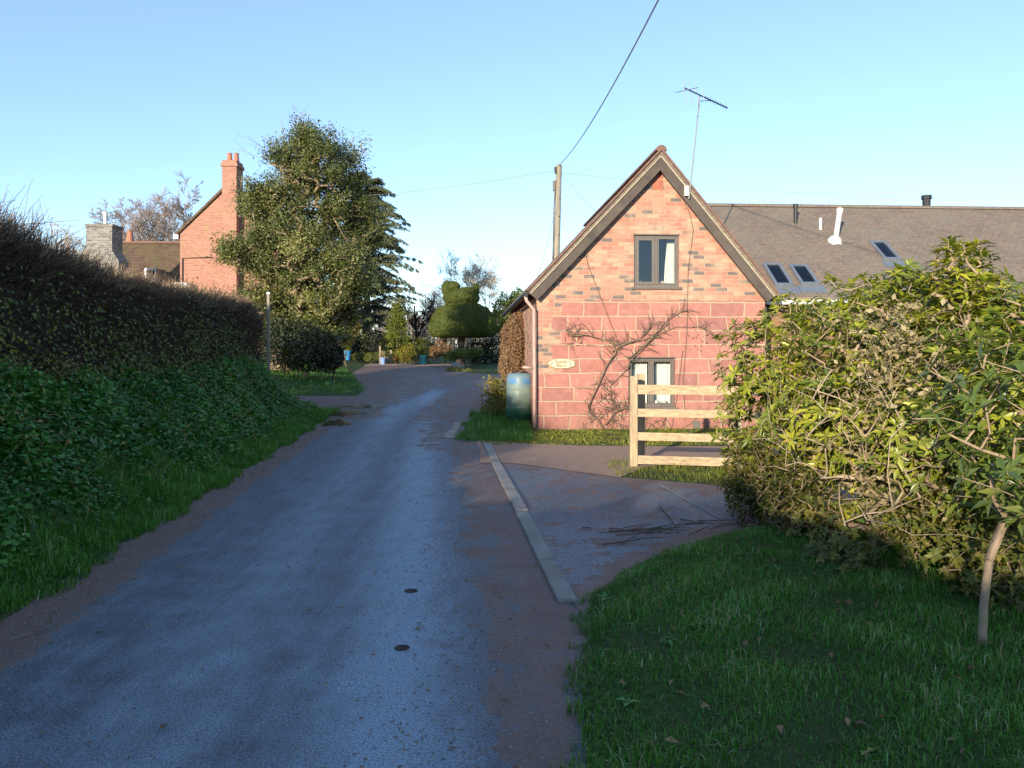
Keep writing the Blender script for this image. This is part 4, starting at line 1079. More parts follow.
mb.build('wing_ridge_tiles', MT['tile_brown'], house)
# wing walls: timber boarding with white framed windows
W3 = (7.2, 8.3, 1.0, 2.15); W4 = (9.6, 10.4, .1, 2.15); W5 = (11.6, 12.9, 1.0, 2.15)
wm = gable_wall([W3, W4, W5], .85, 1.05, lambda x: wing_z(.85)-.16, GW+.003, WX1-.2, -.2, [])
wm.box(WX1-.2+.003, WX1-.002, .85, 7.1, -.2, WEZ-.2); wm.box(GW+.1, WX1-.25, 6.9, 7.1, -.2, WEZ-.2)
wm.build('wing_wall', MT['timber_clad'], house)
for W in (W3, W4, W5):
    x0, x1, z0, z1 = W; mb = MB(); f = .07
    mb.box(x0, x0+f, .87, .95, z0, z1).box(x1-f, x1, .87, .95, z0, z1).box(x0+f, x1-f, .87, .95, z1-f, z1).box(x0+f, x1-f, .87, .95, z0, z0+f).box((x0+x1)/2-.03, (x0+x1)/2+.03, .87, .95, z0+f, z1-f)
    w_ = mb.build('wing_window', MT['white'], house); MB().box(x0+f, x1-f, .90, .905, z0+f, z1-f).build('pane', MT['glass'], w_)
mb = MB(); mb.box(GW+.1, WX1, WY0-.1, WY0-.0, WEZ-.16, WEZ-.06); mb.build('wing_gutter', MT['white'], house)
mb = MB(); mb.box(GW+.25, 14, 2.9, 3.0, -.1, 2.6); mb.build('room_back', MT['room'], house)
# skylights, pipes and flues on the wing slope
def wing_pt(u, v):
    inv = HR.inverted(); o = inv @ Vector((0, 0, CH)); d = inv.to_3x3() @ Vector(((u-512)/F0, 1, (HV-v)/F0))
    m = (WRZ-WEZ)/(WY1-WY0)
    k = (WEZ+m*(o.y-WY0)-o.z)/(d.z-m*d.y); return o+d*k
rt = math.atan2(WRZ-WEZ, WY1-WY0)
for (u0, v0, u1, v1) in ((773, 267, 791, 287), (799, 268, 817, 286), (882, 245, 898, 261)):
    c0 = wing_pt((u0+u1)/2, v1); c1 = wing_pt((u0+u1)/2, v0); wx = (wing_pt(u1, v1)-wing_pt(u0, v1)).length/2
    ax = Vector((1, 0, 0)); Lr = (c1-c0).length*1.02; ay = Vector((0, WY1-WY0, WRZ-WEZ)).normalized(); c0 = wing_pt((u0+u1)/2+2, v1); wx *= 1.03; az = ax.cross(ay)
    def bx(mbx, a0, a1, b0, b1, e0, e1):
        P = lambda a_, b_, e_: c0+ax*a_+ay*b_+az*e_
        mbx.hexa([P(a0, b0, e0), P(a1, b0, e0), P(a1, b1, e0), P(a0, b1, e0), P(a0, b0, e1), P(a1, b0, e1), P(a1, b1, e1), P(a0, b1, e1)]); return mbx
    f = .065; mbx = MB()
    bx(mbx, -wx, -wx+f, 0, Lr, -.03, .07); bx(mbx, wx-f, wx, 0, Lr, -.03, .07); bx(mbx, -wx+f, wx-f, 0, f, -.03, .07); bx(mbx, -wx+f, wx-f, Lr-f, Lr, -.03, .07)
    sk = mbx.build('skylight', MT['metal'], house); bx(MB(), -wx+f, wx-f, f, Lr-f, .03, .045).build('pane', MT['glass'], sk); bx(MB(), -wx+f, wx-f, f, Lr-f, .004, .012).build('blind', MT['curtain'], sk)
    bx(MB(), -wx-.08, wx+.08, -.28, -.004, .003, .02).build('flashing', MT['metal'], sk)
c = wing_pt(795.5, 223); MB().tube([c-Vector((0, 0, .1)), c+Vector((0, 0, .42))], .045, 10).tube([c+Vector((0, 0, .36)), c+Vector((0, 0, .47))], .06, 10).build('vent_pipe', MT['black'], house)
c = wing_pt(820.5, 229); MB().tube([c-Vector((0, 0, .1)), c+Vector((0, 0, .27))], .035, 10).build('vent_pipe', MT['pvc'], house)
c = wing_pt(834.5, 241); MB().tube([c-Vector((0, 0, .15)), c+Vector((.13, 0, .72))], .06, 12).tube([c+Vector((.122, 0, .66)), c+Vector((.138, 0, .78))], .075, 12).lathe([(.17, -.1), (.16, .05), (.08, .12)], tuple(c), 14).build('flue', MT['pvc'], house)
c = wing_pt(930.5, 208); c.y = WY1+.15; MB().tube([(c.x, c.y, WRZ-.3), (c.x, c.y, WRZ+.27)], .10, 12).tube([(c.x, c.y, WRZ+.24), (c.x, c.y, WRZ+.34)], .125, 12).build('flue', MT['black'], house)

# aerial --------------------------------------------------------------------
def aerial():
    b = hloc(689, 190, OV-.03); t_ = thing('tv_aerial', 'thin metal television aerial on a mast at the right gable slope', 'aerial', hw(b.x, b.y, b.z))
    p0 = hw(b.x, b.y, b.z); O = Vector(p0)
    Ym = p0.y; top = at(700, 95, Ym)
    MB().tube([Vector((0, 0, -.18)), top-O], [.017, .013], 8).build('mast', MT['wire'], t_)
    MB().box(-.09, -.015, -.03, .06, -.12, .08).build('bracket', MT['pvc'], t_)
    a = at(684.5, 88, Ym-.25)-O; e = at(727.5, 108, Ym+.35)-O
    mb = MB(); mb.tube([a, e], .013, 6); mb.tube([top-O+Vector((0, 0, -.12)), a+(e-a)*.62], .008, 5); mb.build('boom', MT['black'], t_)
    for k, f in enumerate((.0, .13, .28, .42)):
        c_ = a+(e-a)*f; MB().tube([c_+Vector((-.03, .02, .22 if k else .2)), c_+Vector((.03, -.02, -.30 if k < 3 else -.1))], .007, 5).build('element', MT['metal'], t_)
    c_ = a+(e-a)*.05; MB().tube([c_+Vector((-.22, 0, -.07)), c_+Vector((.22, 0, .03))], .009, 5).build('reflector', MT['metal'], t_)
    for k in range(9):
        c_ = a+(e-a)*(.48+.06*k); MB().tube([c_+Vector((-.02, -.05, .03)), c_+Vector((.02, .05, -.03))], .005, 4).build('element', MT['metal'], t_)
aerial()
# climbing plant trained on the wall -------------------------------------------
def vine():
    b = hloc(605, 436, -.06); O = hw(b.x, b.y, 0); t_ = thing('climbing_vine', 'leafless woody climber trained across the cottage wall around the lower window', 'climber', O, HA)
    rg = random.Random(8); MBm = MB(); MBt = MB()
    def P(u, v, off): 
        q = hloc(u, v, off); return Vector((q.x-b.x, q.y-b.y, q.z))
    main = [([(609, 437), (597, 420), (588, 414), (589, 404), (598, 386), (607, 366), (616, 352), (613, 343), (600, 338), (585, 335), (572, 336)], .028, .013),
            ([(612, 352), (622, 345), (640, 340), (648, 330), (652, 324)], .016, .008), ([(605, 425), (615, 412), (626, 408), (640, 402)], .014, .008),
            ([(617, 350), (630, 360), (628, 368), (610, 386), (612, 400), (618, 410)], .012, .008),
            ([(628, 362), (640, 352), (652, 338), (664, 322), (676, 315), (687, 308)], .014, .006), ([(630, 358), (650, 340), (668, 322)], .014, .008),
            ([(616, 351), (620, 343), (640, 341), (655, 335), (676, 326), (700, 327), (714, 336)], .012, .005)]
    for pl_, r0, r1 in main:
        n_ = len(pl_); pts = [P(u+rg.uniform(-.6, .6), v+rg.uniform(-.6, .6), -.05-.03*rg.random()) for u, v in pl_]
        MBm.tube(pts, [.78*(r0+(r1-r0)*k/(n_-1)) for k in range(n_)], 6)
        for k in range(n_*4):
            f = rg.random()*(n_-1.01); i_ = int(f); q = pts[i_].lerp(pts[i_+1], f-i_)
            an = rg.uniform(-.4, 3.5); l = rg.uniform(.1, .42); m_ = q+Vector((math.cos(an), -.25*rg.random(), math.sin(an)))*l*.5
            e_ = m_+Vector((math.cos(an+rg.uniform(-.7, .7)), -.2*rg.random(), math.sin(an+rg.uniform(-.7, .7))))*l*.5
            MBt.tube([q, m_, e_], [.006, .0045, .002], 4)
    # thin cables and suckers running up the wall
    for pl_ in ([(622, 350), (609, 320), (597, 290), (590, 268), (585, 250)], [(686, 420), (684, 380), (687, 330), (688, 270), (693, 230), (690, 212), (684, 203)], [(672, 430), (676, 400), (683, 350)], [(640, 440), (650, 425), (660, 420), (668, 428)], [(690, 425), (700, 415), (716, 412), (730, 422)]):
        MBt.tube([P(u+rg.uniform(-1, 1), v, -.02) for u, v in pl_], .006, 5)
    for c_, k, s in (((612, 420), 60, 14), ((572, 330), 22, 6), ((576, 342), 16, 5), ((608, 400), 50, 12), ((655, 428), 30, 14), ((715, 418), 50, 12), ((600, 425), 30, 16)):
        for _ in range(k):
            q = P(c_[0]+rg.gauss(0, s), c_[1]+rg.gauss(0, s*.7), -.03); an = rg.uniform(0, 6.28); l = rg.uniform(.06, .26)
            MBt.tube([q, q+Vector((math.cos(an), -.5*rg.random(), math.sin(an)))*l], [.005, .002], 4)
    MBm.build('main_stems', MT['vinebark'], t_, smooth=True); MBt.build('twigs', MT['bark'], t_)
    rng = np.random.default_rng(3); n_ = 80
    c_ = [(572, 330), (716, 415), (612, 410), (700, 335), (655, 425)]; k = rng.integers(0, 5, n_)
    Pv = np.array([P(c_[i][0]+rng.normal(0, 7), c_[i][1]+rng.normal(0, 6), -.06-.06*rng.random()) for i in k])
    geo = Geo(); geo.leaf2(Pv, sphere_dirs(rng, n_), np.array([[0, -1.0, .3]])+rng.normal(0, .4, (n_, 3)), .045, .03, rng.random(n_)); geo.build('withered_leaves', MT['beech'], t_)
vine()
# water butt --------------------------------------------------------------------
nb = N('butt_plastic'); _c = nb.coord('Object'); _s = nb.n('ShaderNodeSeparateXYZ'); nb.l(_c, _s.inputs[0])
f_ = nb.noise(_c, 4, 5, .65)
col = nb.ramp(nb.math('ADD', _s.outputs[2], nb.mr(f_, .3, .7, -.12, .12)), [(.0, (.015,.06,.035)), (.22, (.03,.13,.06)), (.42, (.17,.23,.17)), (.75, (.19,.25,.22)), (.95, (.13,.21,.25))])
MT['butt'] = nb.done(nb.pbr(col, .45, nb.bump(nb.noise(_c, 20, 3), .1, .01), .4))
MT['bluepanel'] = m_plain('blue_plastic', (.09,.21,.38), .4, .25, 9, .05)
bp = at(520, 418, 17.2); zb = float(terrain(bp.x, bp.y))
t = thing('water_butt', 'blue and green plastic water butt beside the cottage downpipe', 'water butt', (bp.x, bp.y, zb))
hB = at(0, 373, 17.2).z-zb
MB().lathe([(.0, 0), (.27, 0), (.295, .03), (.305, .3), (.305, .34), (.298, .36), (.305, .38), (.305, hB*.62), (.298, hB*.64), (.305, hB*.66), (.303, hB*.88), (.285, hB*.95), (.24, hB), (.0, hB)], n=32, cap=False).build('barrel', MT['butt'], t, smooth=True)
MB().lathe([(.17, hB-.01), (.17, hB+.025), (.15, hB+.03), (.15, hB+.012), (0, hB+.012)], n=24, cap=False).build('lid', MT['black'], t)
for s in (-1, 1):
    a0 = -math.pi/2+s*.52; mb = MB()
    for k in range(5):
        pass
    V = []
    for k in range(6):
        a_ = a0-.30+.12*k
        for zz in (hB*.78, hB*.90): V.append(((.308)*math.cos(a_), .308*math.sin(a_), zz))
        for zz in (hB*.78, hB*.90): V.append(((.296)*math.cos(a_), .296*math.sin(a_), zz))
    mb.v = V
    for k in range(5):
        i = 4*k; mb.f += [(i, i+4, i+5, i+1), (i+1, i+5, i+7, i+3), (i, i+2, i+6, i+4), (i+2, i+3, i+7, i+6)]
    mb.f += [(0, 1, 3, 2), (20, 22, 23, 21)]
    mb.build('handle_recess', MT['bluepanel'], t)

# ------------------------------------------------------------------ fence
fx = at(633.5, 467, 10.7)
t = thing('rail_fence', 'new pale timber post and rail fence in front of the cottage', 'fence', (fx.x, fx.y, 0))
zt = at(0, 376, 10.7).z
MB().box(-.05, .05, -.05, .05, -.1, zt).build('post', MT['new_wood_v'], t, bevel=.006)
MB().box(.115, .215, .32, .42, -.1, zt+.02).build('post', MT['new_wood_v'], t, bevel=.006)
MB().box(1.30, 1.40, -.32, -.22, -.1, zt-.45).build('post', MT['pole_wood'], t, bevel=.006)
for v0, v1 in ((384.5, 394), (408.5, 416.5), (432, 440), (455, 463.5)):
    z1, z0 = at(0, v0, 10.7).z, at(0, v1, 10.7).z
    L = 1.9; ang = -.17
    p = lambda s, o, z: (.052+s*math.cos(ang)-o*math.sin(ang), -.048+s*math.sin(ang)+o*math.cos(ang), z)
    MB().hexa([p(0, 0, z0), p(L, 0, z0-.01), p(L, .04, z0-.01), p(0, .04, z0), p(0, 0, z1), p(L, 0, z1-.01), p(L, .04, z1-.01), p(0, .04, z1)]).build('rail', MT['new_wood'], t, bevel=.004)

# cut sticks lying on the drive ---------------------------------------------------
def sticks():
    rg = random.Random(3); t_ = thing('brushwood', 'heap of dark cut sticks lying where the drive meets the grass', 'sticks', (1.25, 6.55, .01))
    mb = MB()
    for _ in range(30):
        x = rg.gauss(.0, .30); y = .05+x*.35+rg.gauss(.05, .14); an = rg.gauss(.25, .35); l = rg.uniform(.12, .5)
        z = .012+rg.random()*.06; pts = [Vector((x-math.cos(an)*l/2, y-math.sin(an)*l/2, z)), Vector((x, y+rg.gauss(0, .015), z+.015)), Vector((x+math.cos(an)*l/2, y+math.sin(an)*l/2, z+rg.uniform(0, .03)))]
        mb.tube(pts, [.0045, .004, .002], 5)
    mb.build('sticks', MT['bark'], t_)
    spots = (((582, 529), (592, 530), 'short dark stick lying alone on the left of the drive'), ((609, 530), (624, 531), 'short dark stick lying above the brushwood on the drive'), ((609, 533), (622, 532), 'dark stick close below its fellow above the brushwood'), ((659, 507), (679, 535), 'long thin stick lying across the middle of the drive'), ((680, 520), (700, 526), 'dark stick on the drive near the shrubs'), ((602, 546), (640, 541), 'dark stick at the left tip of the brushwood'))
    for a_, b_, lab in spots:
        pa = [((u-512)/F0*1248/(v-350.0), 1248/(v-350.0), .014) for u, v in (a_, b_)]
        m_ = ((pa[0][0]+pa[1][0])/2+.02, (pa[0][1]+pa[1][1])/2, .018)
        tag(MB().tube([pa[0], m_, pa[1]], [.006, .005, .003], 5).build('stick', MT['bark']), lab, 'stick', 'loose sticks on the drive')
sticks()

# ------------------------------------------------------------------ left house
def left_house():
    Y = 40.0; k = Y
    X0 = at(180, 0, Y).x; XA = at(229, 0, Y).x; X1 = 2*XA-X0; ez = at(0, 233, Y).z; az = at(0, 184, Y).z
    zb = float(terrain(XA, Y))-.4; t_ = thing('brick_house', 'tall orange brick house with a chimney in its gable, behind the left hedge', 'house', (XA, Y, zb))
    w = XA-X0; e = ez-zb; a_ = az-zb
    MB().prism([(-w, 0), (w, 0), (w, e), (0, a_-.1), (-w, e)], 0, 7).build('wall', MT['brick_far'], t_)
    for s in (-1, 1):
        d = Vector((s*(w+.25), e-(.25)*(a_-e)/w)); mb = MB()
        mb.hexa([(0, -.12, a_-.1+.02), (d.x, -.12, d.y+.02), (d.x, 7.2, d.y+.02), (0, 7.2, a_-.08), (0, -.12, a_+.1), (d.x, -.12, d.y+.16), (d.x, 7.2, d.y+.16), (0, 7.2, a_+.1)]); mb.build('roof', MT['tile_moss'], t_)
    cx0, cx1 = at(222, 0, Y-.5).x-XA, at(236.5, 0, Y-.5).x-XA; ct = at(0, 160, Y-.5).z-zb
    mb = MB(); mb.box(cx0, cx1, -.5, .45, 0, ct-.32).box(cx0-.06, cx1+.06, -.56, .51, ct-.32, ct-.16).box(cx0, cx1, -.5, .45, ct-.16, ct)
    ch_ = mb.build('chimney', MT['brick_far'], t_)
    for x in ((cx0*.72+cx1*.28), (cx0*.25+cx1*.75)):
        MB().lathe([(.14, 0), (.15, .05), (.115, .42), (.135, .46), (.10, .47)], (x, 0, ct), 12).build('chimney_pot', MT['terracotta'], ch_)
    # white fascia end at the left eave
    MB().box(-w-.3, -w-.05, -.13, .0, e-.32, e-.1).build('eave_board', MT['white'], t_)
    MB().tube([(-w+.15, -.04, .5), (-w+.15, -.04, e-1.3), (-w*.35, -.04, e-1.25)], .03, 6).build('cable', MT['black'], t_)
    # lower range to the left with mossy roof
    Yr = 44.0; zr = at(0, 243, Yr).z-zb; xl_ = at(97, 0, 42).x-XA; xr_ = -w-.003; ye, yr = -.5, Yr-Y; zE = zr-(yr-ye)*.92
    mb = MB(); mb.hexa([(xl_, ye, zE-.15), (xr_, ye, zE-.15), (xr_, yr, zr-.15), (xl_, yr, zr-.15), (xl_, ye, zE), (xr_, ye, zE), (xr_, yr, zr), (xl_, yr, zr)])
    mb.hexa([(xl_, yr+.004, zr-.15), (xr_, yr+.004, zr-.15), (xr_, yr+4.5, zE-.15), (xl_, yr+4.5, zE-.15), (xl_, yr+.004, zr), (xr_, yr+.004, zr), (xr_, yr+4.5, zE), (xl_, yr+4.5, zE)]); mb.build('annexe_roof', MT['tile_moss'], t_)
    MB().box(xl_, xr_, yr-.12, yr+.12, zr-.03, zr+.09).build('annexe_ridge', MT['ridge_red'], t_)
    MB().box(xl_+.1, xr_-.1, ye+.2, yr+4.3, 0, zE-.05).build('annexe_wall', MT['brick_far'], t_)
    # small dormer light on the slope
    q0 = at(148.5, 279, 41.0); q1 = at(159.5, 269, 41.0); yq = 1.0
    mb = MB(); x0, x1, z0, z1 = q0.x-XA, q1.x-XA, q0.z-zb, q1.z-zb; f = .08
    mb.box(x0, x0+f, .6, 1.8, z0-.5, z1).box(x1-f, x1, .6, 1.8, z0-.5, z1).box(x0+f, x1-f, .6, 1.8, z1-f, z1).box(x0+f, x1-f, .6, 1.8, z0-.5, z0+f); dm = mb.build('roof_window', MT['metal'], t_)
    MB().box(x0+f, x1-f, .66, .68, z0+f, z1-f).build('pane', MT['glass'], dm); MB().box(x0+f, x1-f, .9, .95, z0+f, z1-f).build('blind', MT['black'], dm)
    # grey stack with a metal flue
    Yc = 37.0; x0, x1 = at(86, 0, Yc).x-XA, at(112, 0, Yc).x-XA; zc = at(0, 224, Yc).z-zb; yc = Yc-Y
    mb = MB(); mb.box(x0, x1, yc, yc+1.0, 0, zc-.12).box(x0-.04, x1+.05, yc-.04, yc+1.04, zc-.12, zc)
    mb.hexa([(x1+.003, yc, 0), (x1+.32, yc, 0), (x1+.32, yc+1, 0), (x1+.003, yc+1, 0), (x1+.003, yc, zc-1.25), (x1+.32, yc, zc-1.75), (x1+.32, yc+1, zc-1.75), (x1+.003, yc+1, zc-1.25)])
    st_ = mb.build('stack', MT['brick_grey'], t_)
    xf = at(100, 0, Yc).x-XA; MB().tube([(xf, yc+.5, zc-.01), (xf, yc+.5, zc+.5)], .08, 10).tube([(xf, yc+.5, zc+.46), (xf, yc+.5, zc+.66)], .12, 10).build('flue', MT['pvc'], st_)
    q = at(130, 236, 45.0); MB().lathe([(.24, -1.0), (.22, 0), (.2, .1), (.14, .55), (.17, .6)], (q.x-XA, 45-Y, q.z-zb-.3), 12).build('chimney_pot', MT['terracotta'], t_)
    q = at(181, 283, Y-.4); MB().box(q.x-XA-.2, q.x-XA+.4, -.7, -.01, 0, q.z-zb).build('porch_pier', MT['white'], t_)
left_house()

# ------------------------------------------------------------------ trees
def grow_tree(rng, base, height, r0, spread, levels=4, kids=(5, 9), up=.35, trunk_frac=.35, droop=0, wig=.12, taper=.72):
    segs = []
    def branch(p, d, L, r, lev):
        n = max(2, int(3+L)); pts = [p]; dd = d
        for k in range(n):
            dd = dd+rng.normal(0, wig, 3)+np.array([0, 0, (up if lev < levels-1 else up-droop)*.12]); dd = dd/np.linalg.norm(dd)
            p2 = pts[-1]+dd*L/n; rr0 = r*(1-(k/n)*(1-.35)); rr1 = r*(1-((k+1)/n)*(1-.35))
            segs.append((pts[-1], p2, rr0, rr1, lev)); pts.append(p2)
        if lev >= levels: return
        nk = rng.integers(kids[0], kids[1]+1)
        for _ in range(nk):
            f = rng.uniform(.25 if lev else trunk_frac, 1.0); i = min(int(f*n), n-1); q = pts[i]+(pts[i+1]-pts[i])*(f*n-i)
            side = rng.normal(size=3); side -= d*np.dot(side, d); side /= np.linalg.norm(side)
            nd = d*rng.uniform(.45, .9)+side*spread*rng.uniform(.6, 1.2); nd /= np.linalg.norm(nd)
            branch(q, nd, L*rng.uniform(.42, .68)*(1.15-.4*f if lev == 0 else 1), r*rng.uniform(.38, .55)*(1.2-.5*f), lev+1)
    branch(np.array(base, float), np.array([rng.normal(0, .04), rng.normal(0, .04), 1.0]), height*.62, r0, 0)
    return segs
def bare_tree(name, label, X, Y, height, r0, spread, mat, seed, levels=4, kids=(5, 8), rmin=.006, group=None, **kw):
    rng = np.random.default_rng(seed); zb = float(terrain(X, Y))
    root = thing(name, label, 'tree', (X, Y, zb), 0, group)
    S = grow_tree(rng, (0, 0, -.1), height, r0, spread, levels, kids, **kw)
    A = np.array([s[0] for s in S]); B = np.array([s[1] for s in S]); ra = np.maximum([s[2] for s in S], rmin); rb = np.maximum([s[3] for s in S], rmin); lv = np.array([s[4] for s in S])
    sc_ = height/max(B[:, 2].max(), .1); A[:, 2] *= sc_; B[:, 2] *= sc_
    for nm, m in (('trunk', lv <= 1), ('crown', lv > 1)):
        geo = Geo(); geo.twig(A[m], B[m], ra[m], rb[m], np.full(m.sum(), .5)); geo.build(nm, mat, root)
    return root

def holly():
    rng = np.random.default_rng(61); Y = 28.6; X = at(312, 0, Y).x; zb = float(terrain(X, Y))
    root = thing('holly_tree', 'large dense olive green evergreen tree in front of the brick house', 'tree', (X, Y, zb)); s = Y/F0
    zz = [at(0, v, Y).z-zb for v in (342, 328, 305, 285, 260, 235, 210, 192, 174, 156, 144, 131)]
    hl = [x*s for x in (46, 62, 64, 72, 77, 77, 68, 60, 48, 33, 19, 3)]; hr = [x*s for x in (30, 45, 48, 54, 62, 62, 60, 56, 50, 42, 32, 14)]
    top = zz[-1]
    # boughs: lumps of foliage on the outline, gaps of shade between them
    M = 200; zc = np.sort(rng.uniform(zz[0], top-.2, M*4)); azc = rng.uniform(0, 2*math.pi, M*4)
    def radius(z, az):
        rl = np.interp(z, zz, hl); rr = np.interp(z, zz, hr); c = np.cos(az); return np.where(c < 0, rl, rr)*np.abs(c)+(rl+rr)/2*(1-np.abs(c))
    rc = radius(zc, azc); kp = np.where(rng.random(M*4) < np.clip(rc/3, .12, 1))[0]; kp = rng.choice(kp, min(M, len(kp)), replace=False); zc, azc, rc = zc[kp], azc[kp], rc[kp]
    rc = rc*rng.uniform(.55, 1.08, len(kp)); Cc = np.stack([rc*np.cos(azc), rc*np.sin(azc), zc], 1); size = rng.uniform(.24, .58, len(kp))
    k_ = rng.integers(0, len(kp), 2350)
    outc = norm(Cc*np.array([1, 1, 0])+np.array([0, 0, .9]))
    P = Cc[k_]+sphere_dirs(rng, len(k_))*size[k_][:, None]*rng.random((len(k_), 1))**.5*np.array([1, 1, .8])+outc[k_]*(rng.random((len(k_), 1))**4)*.55
    bt = rng.normal(0, .16, len(kp))[k_]
    zi = rng.uniform(zz[0]+.5, top-1.2, 750); ai = rng.uniform(0, 2*math.pi, 750); ri = radius(zi, ai)*rng.uniform(.25, .8, 750)
    P = np.concatenate([P, np.stack([ri*np.cos(ai), ri*np.sin(ai), zi], 1)]); bt = np.concatenate([bt, np.full(750, -.05)])
    n = len(P)
    # limbs
    gz = -.1; bases = np.array([[-.35, .3, gz], [.25, .1, gz], [.9, -.1, gz], [-1.1, .2, gz]])
    arr, par, rad_, ch, tn = skeleton(bases, P*np.array([.92, .92, .98]), .55, rng, .16, .012, .46, .35)
    geo = Geo(); geo.twig(arr[par[ch]], arr[ch], np.minimum(rad_[par[ch]], rad_[ch]*1.4), rad_[ch], np.full(len(ch), .5)); geo.build('trunk', MT['bark_pale'], root)
    m = 42; Q = np.repeat(P, m, 0); k = len(Q)
    Q = Q+rng.normal(0, 1, (k, 3))*np.array([.15, .15, .14])
    outd = norm(np.repeat(P, m, 0)*np.array([1, 1, .15])+np.array([0, 0, .6]))
    D = norm(outd*.5+sphere_dirs(rng, k)*.9); U = norm(outd+rng.normal(0, .55, (k, 3)))
    cl = np.repeat(np.clip(.40+.12*rng.normal(size=n)+bt, 0, 1), m)
    geo = Geo(); L = rng.uniform(.055, .12, k); geo.leaf2(Q, D, U, L, L*.5, np.clip(cl+rng.normal(0, .13, k), 0, 1)); geo.build('crown', MT['holly'], root)
holly()

def cedar():
    rng = np.random.default_rng(62); Y = 50.0; X = at(366, 0, Y).x; zb = float(terrain(X, Y)); H = at(0, 168, Y).z-zb
    root = thing('cedar_tree', 'blue green conifer with drooping branches sticking out right of the olive evergreen', 'tree', (X, Y, zb))
    MB().tube([(0, 0, -.2), (.1, 0, H*.5), (0, 0, H)], [.28, .17, .03], 8).build('trunk', MT['bark_dark'], root)
    gt = Geo(); gl = Geo(); A = []; B = []; ra = []
    LP = []; LD = []
    for k in range(190):
        f = rng.random()**.8; z = .6+(H-.9)*f; L = np.interp(f, [0, .3, .55, .8, 1], [3.4, 3.9, 3.4, 2.6, .7])*rng.uniform(.75, 1.1); az = rng.uniform(0, 6.28)
        d = np.array([math.cos(az), math.sin(az), rng.uniform(.0, .55)]); dr = rng.uniform(.06, .15); L *= rng.uniform(.6, 1.08); p = np.array([0, 0, z]); n = 8; r = .045
        for j in range(n):
            dd = d+np.array([0, 0, -dr*j+.06*rng.normal()]); dd /= np.linalg.norm(dd); q = p+dd*L/n
            A.append(p); B.append(q); ra.append(r*(1-j/n)+.006)
            sd = np.array([-math.sin(az), math.cos(az), 0])
            for s in (-1, 1):
                for _ in range(2):
                    tl = .75*(1-j/n*.6)*rng.uniform(.5, 1.1); q2 = q+(sd*s*.75+dd*.6+np.array([0, 0, -.35]))*tl
                    A.append(q); B.append(q2); ra.append(.008)
                    m = 26; u = rng.random((m, 1)); LP.append(q+(q2-q)*u+rng.normal(0, .03, (m, 3))); LD.append(norm(np.repeat((dd*.4+np.array([0, 0, -.9]))[None], m, 0)+rng.normal(0, .5, (m, 3))))
            p = q
    A = np.array(A); B = np.array(B); ra = np.array(ra); gt.twig(A, B, ra, ra*.8, np.full(len(A), .5)); gt.build('branches', MT['bark_dark'], root)
    P = np.concatenate(LP); D = np.concatenate(LD); n = len(P); L = rng.uniform(.08, .17, n)
    gl.leaf2(P, D, sphere_dirs(rng, n), L, L*.28, np.clip(rng.normal(.5, .22, n), 0, 1)); gl.build('foliage', MT['cedar'], root)
cedar()
# topiary -----------------------------------------------------------------------
def topiary():
    rng = np.random.default_rng(63); Y = 45.0; X = at(463, 0, Y).x; zb = float(terrain(X, Y)); s = Y/F0
    root = thing('topiary_tree', 'clipped yew topiary with a mushroom shaped body and an eared head', 'topiary', (X, Y, zb))
    Z = lambda v: at(0, v, Y).z-zb
    body = [(.25, Z(336)), (1.2, Z(337)), (1.80, Z(336)), (1.98, Z(331)), (1.93, Z(324)), (1.72, Z(315)), (1.42, Z(308.5)), (1.0, Z(305.5)), (.9, Z(304))]
    head = [(.62, Z(306)), (.9, Z(302.5)), (1.03, Z(298.5)), (1.0, Z(295)), (.84, Z(292)), (.5, Z(290)), (0.01, Z(289.3))]
    def ball(c, r, n=12): return [(r[0]*math.sin(math.pi*k/n)+.001, -r[2]*math.cos(math.pi*k/n)) for k in range(n+1)]
    core = MB(); core.lathe(body, (0, 0, 0), 40); core.lathe(head, (-.1, 0, 0), 32)
    ears = (((at(447.5, 0, Y).x-X), Z(289), (.34, .36, .47)), ((at(476, 0, Y).x-X), Z(289.5), (.20, .25, .36)), ((at(453, 0, Y).x-X), Z(286.5), (.40, .34, .30)), ((at(468, 0, Y).x-X), Z(292), (.45, .42, .28)))
    for ex, ez, r in ears: core.lathe(ball(None, r), (ex, 0, ez), 16)
    o = core.build('clipped_crown', MT['yewcore'], root, smooth=True)
    # needle tufts over the clipped skin
    me = o.data; me.calc_loop_triangles(); tris = np.array([t_.vertices for t_ in me.loop_triangles]); co = np.array([v.co for v in me.vertices])
    a, b, c = co[tris[:, 0]], co[tris[:, 1]], co[tris[:, 2]]; nn = np.cross(b-a, c-a); ar = np.linalg.norm(nn, axis=1)+1e-12; n = 26000
    k = rng.choice(len(tris), n, p=ar/ar.sum()); u = rng.random((n, 2)); fl = u.sum(1) > 1; u[fl] = 1-u[fl]
    P = a[k]+(b-a)[k]*u[:, :1]+(c-a)[k]*u[:, 1:]; Nn = nn[k]/ar[k][:, None]
    D = norm(Nn*.8+sphere_dirs(rng, n)*.8); L = rng.uniform(.05, .11, n); geo = Geo()
    tn = np.clip(.45+.2*np.sin(P[:, 0]*4)*np.sin(P[:, 2]*5)+rng.normal(0, .18, n), 0, 1)
    geo.leaf2(P-Nn*.02, D, norm(Nn+rng.normal(0, .4, (n, 3))), L, L*.5, tn); geo.build('needles', MT['yew'], root)
    MB().tube([(-.15, 0, -.1), (-.12, 0, .8), (-.08, .05, Z(335))], [.26, .2, .22], 10).build('trunk', MT['bark'], root, smooth=True)
topiary()

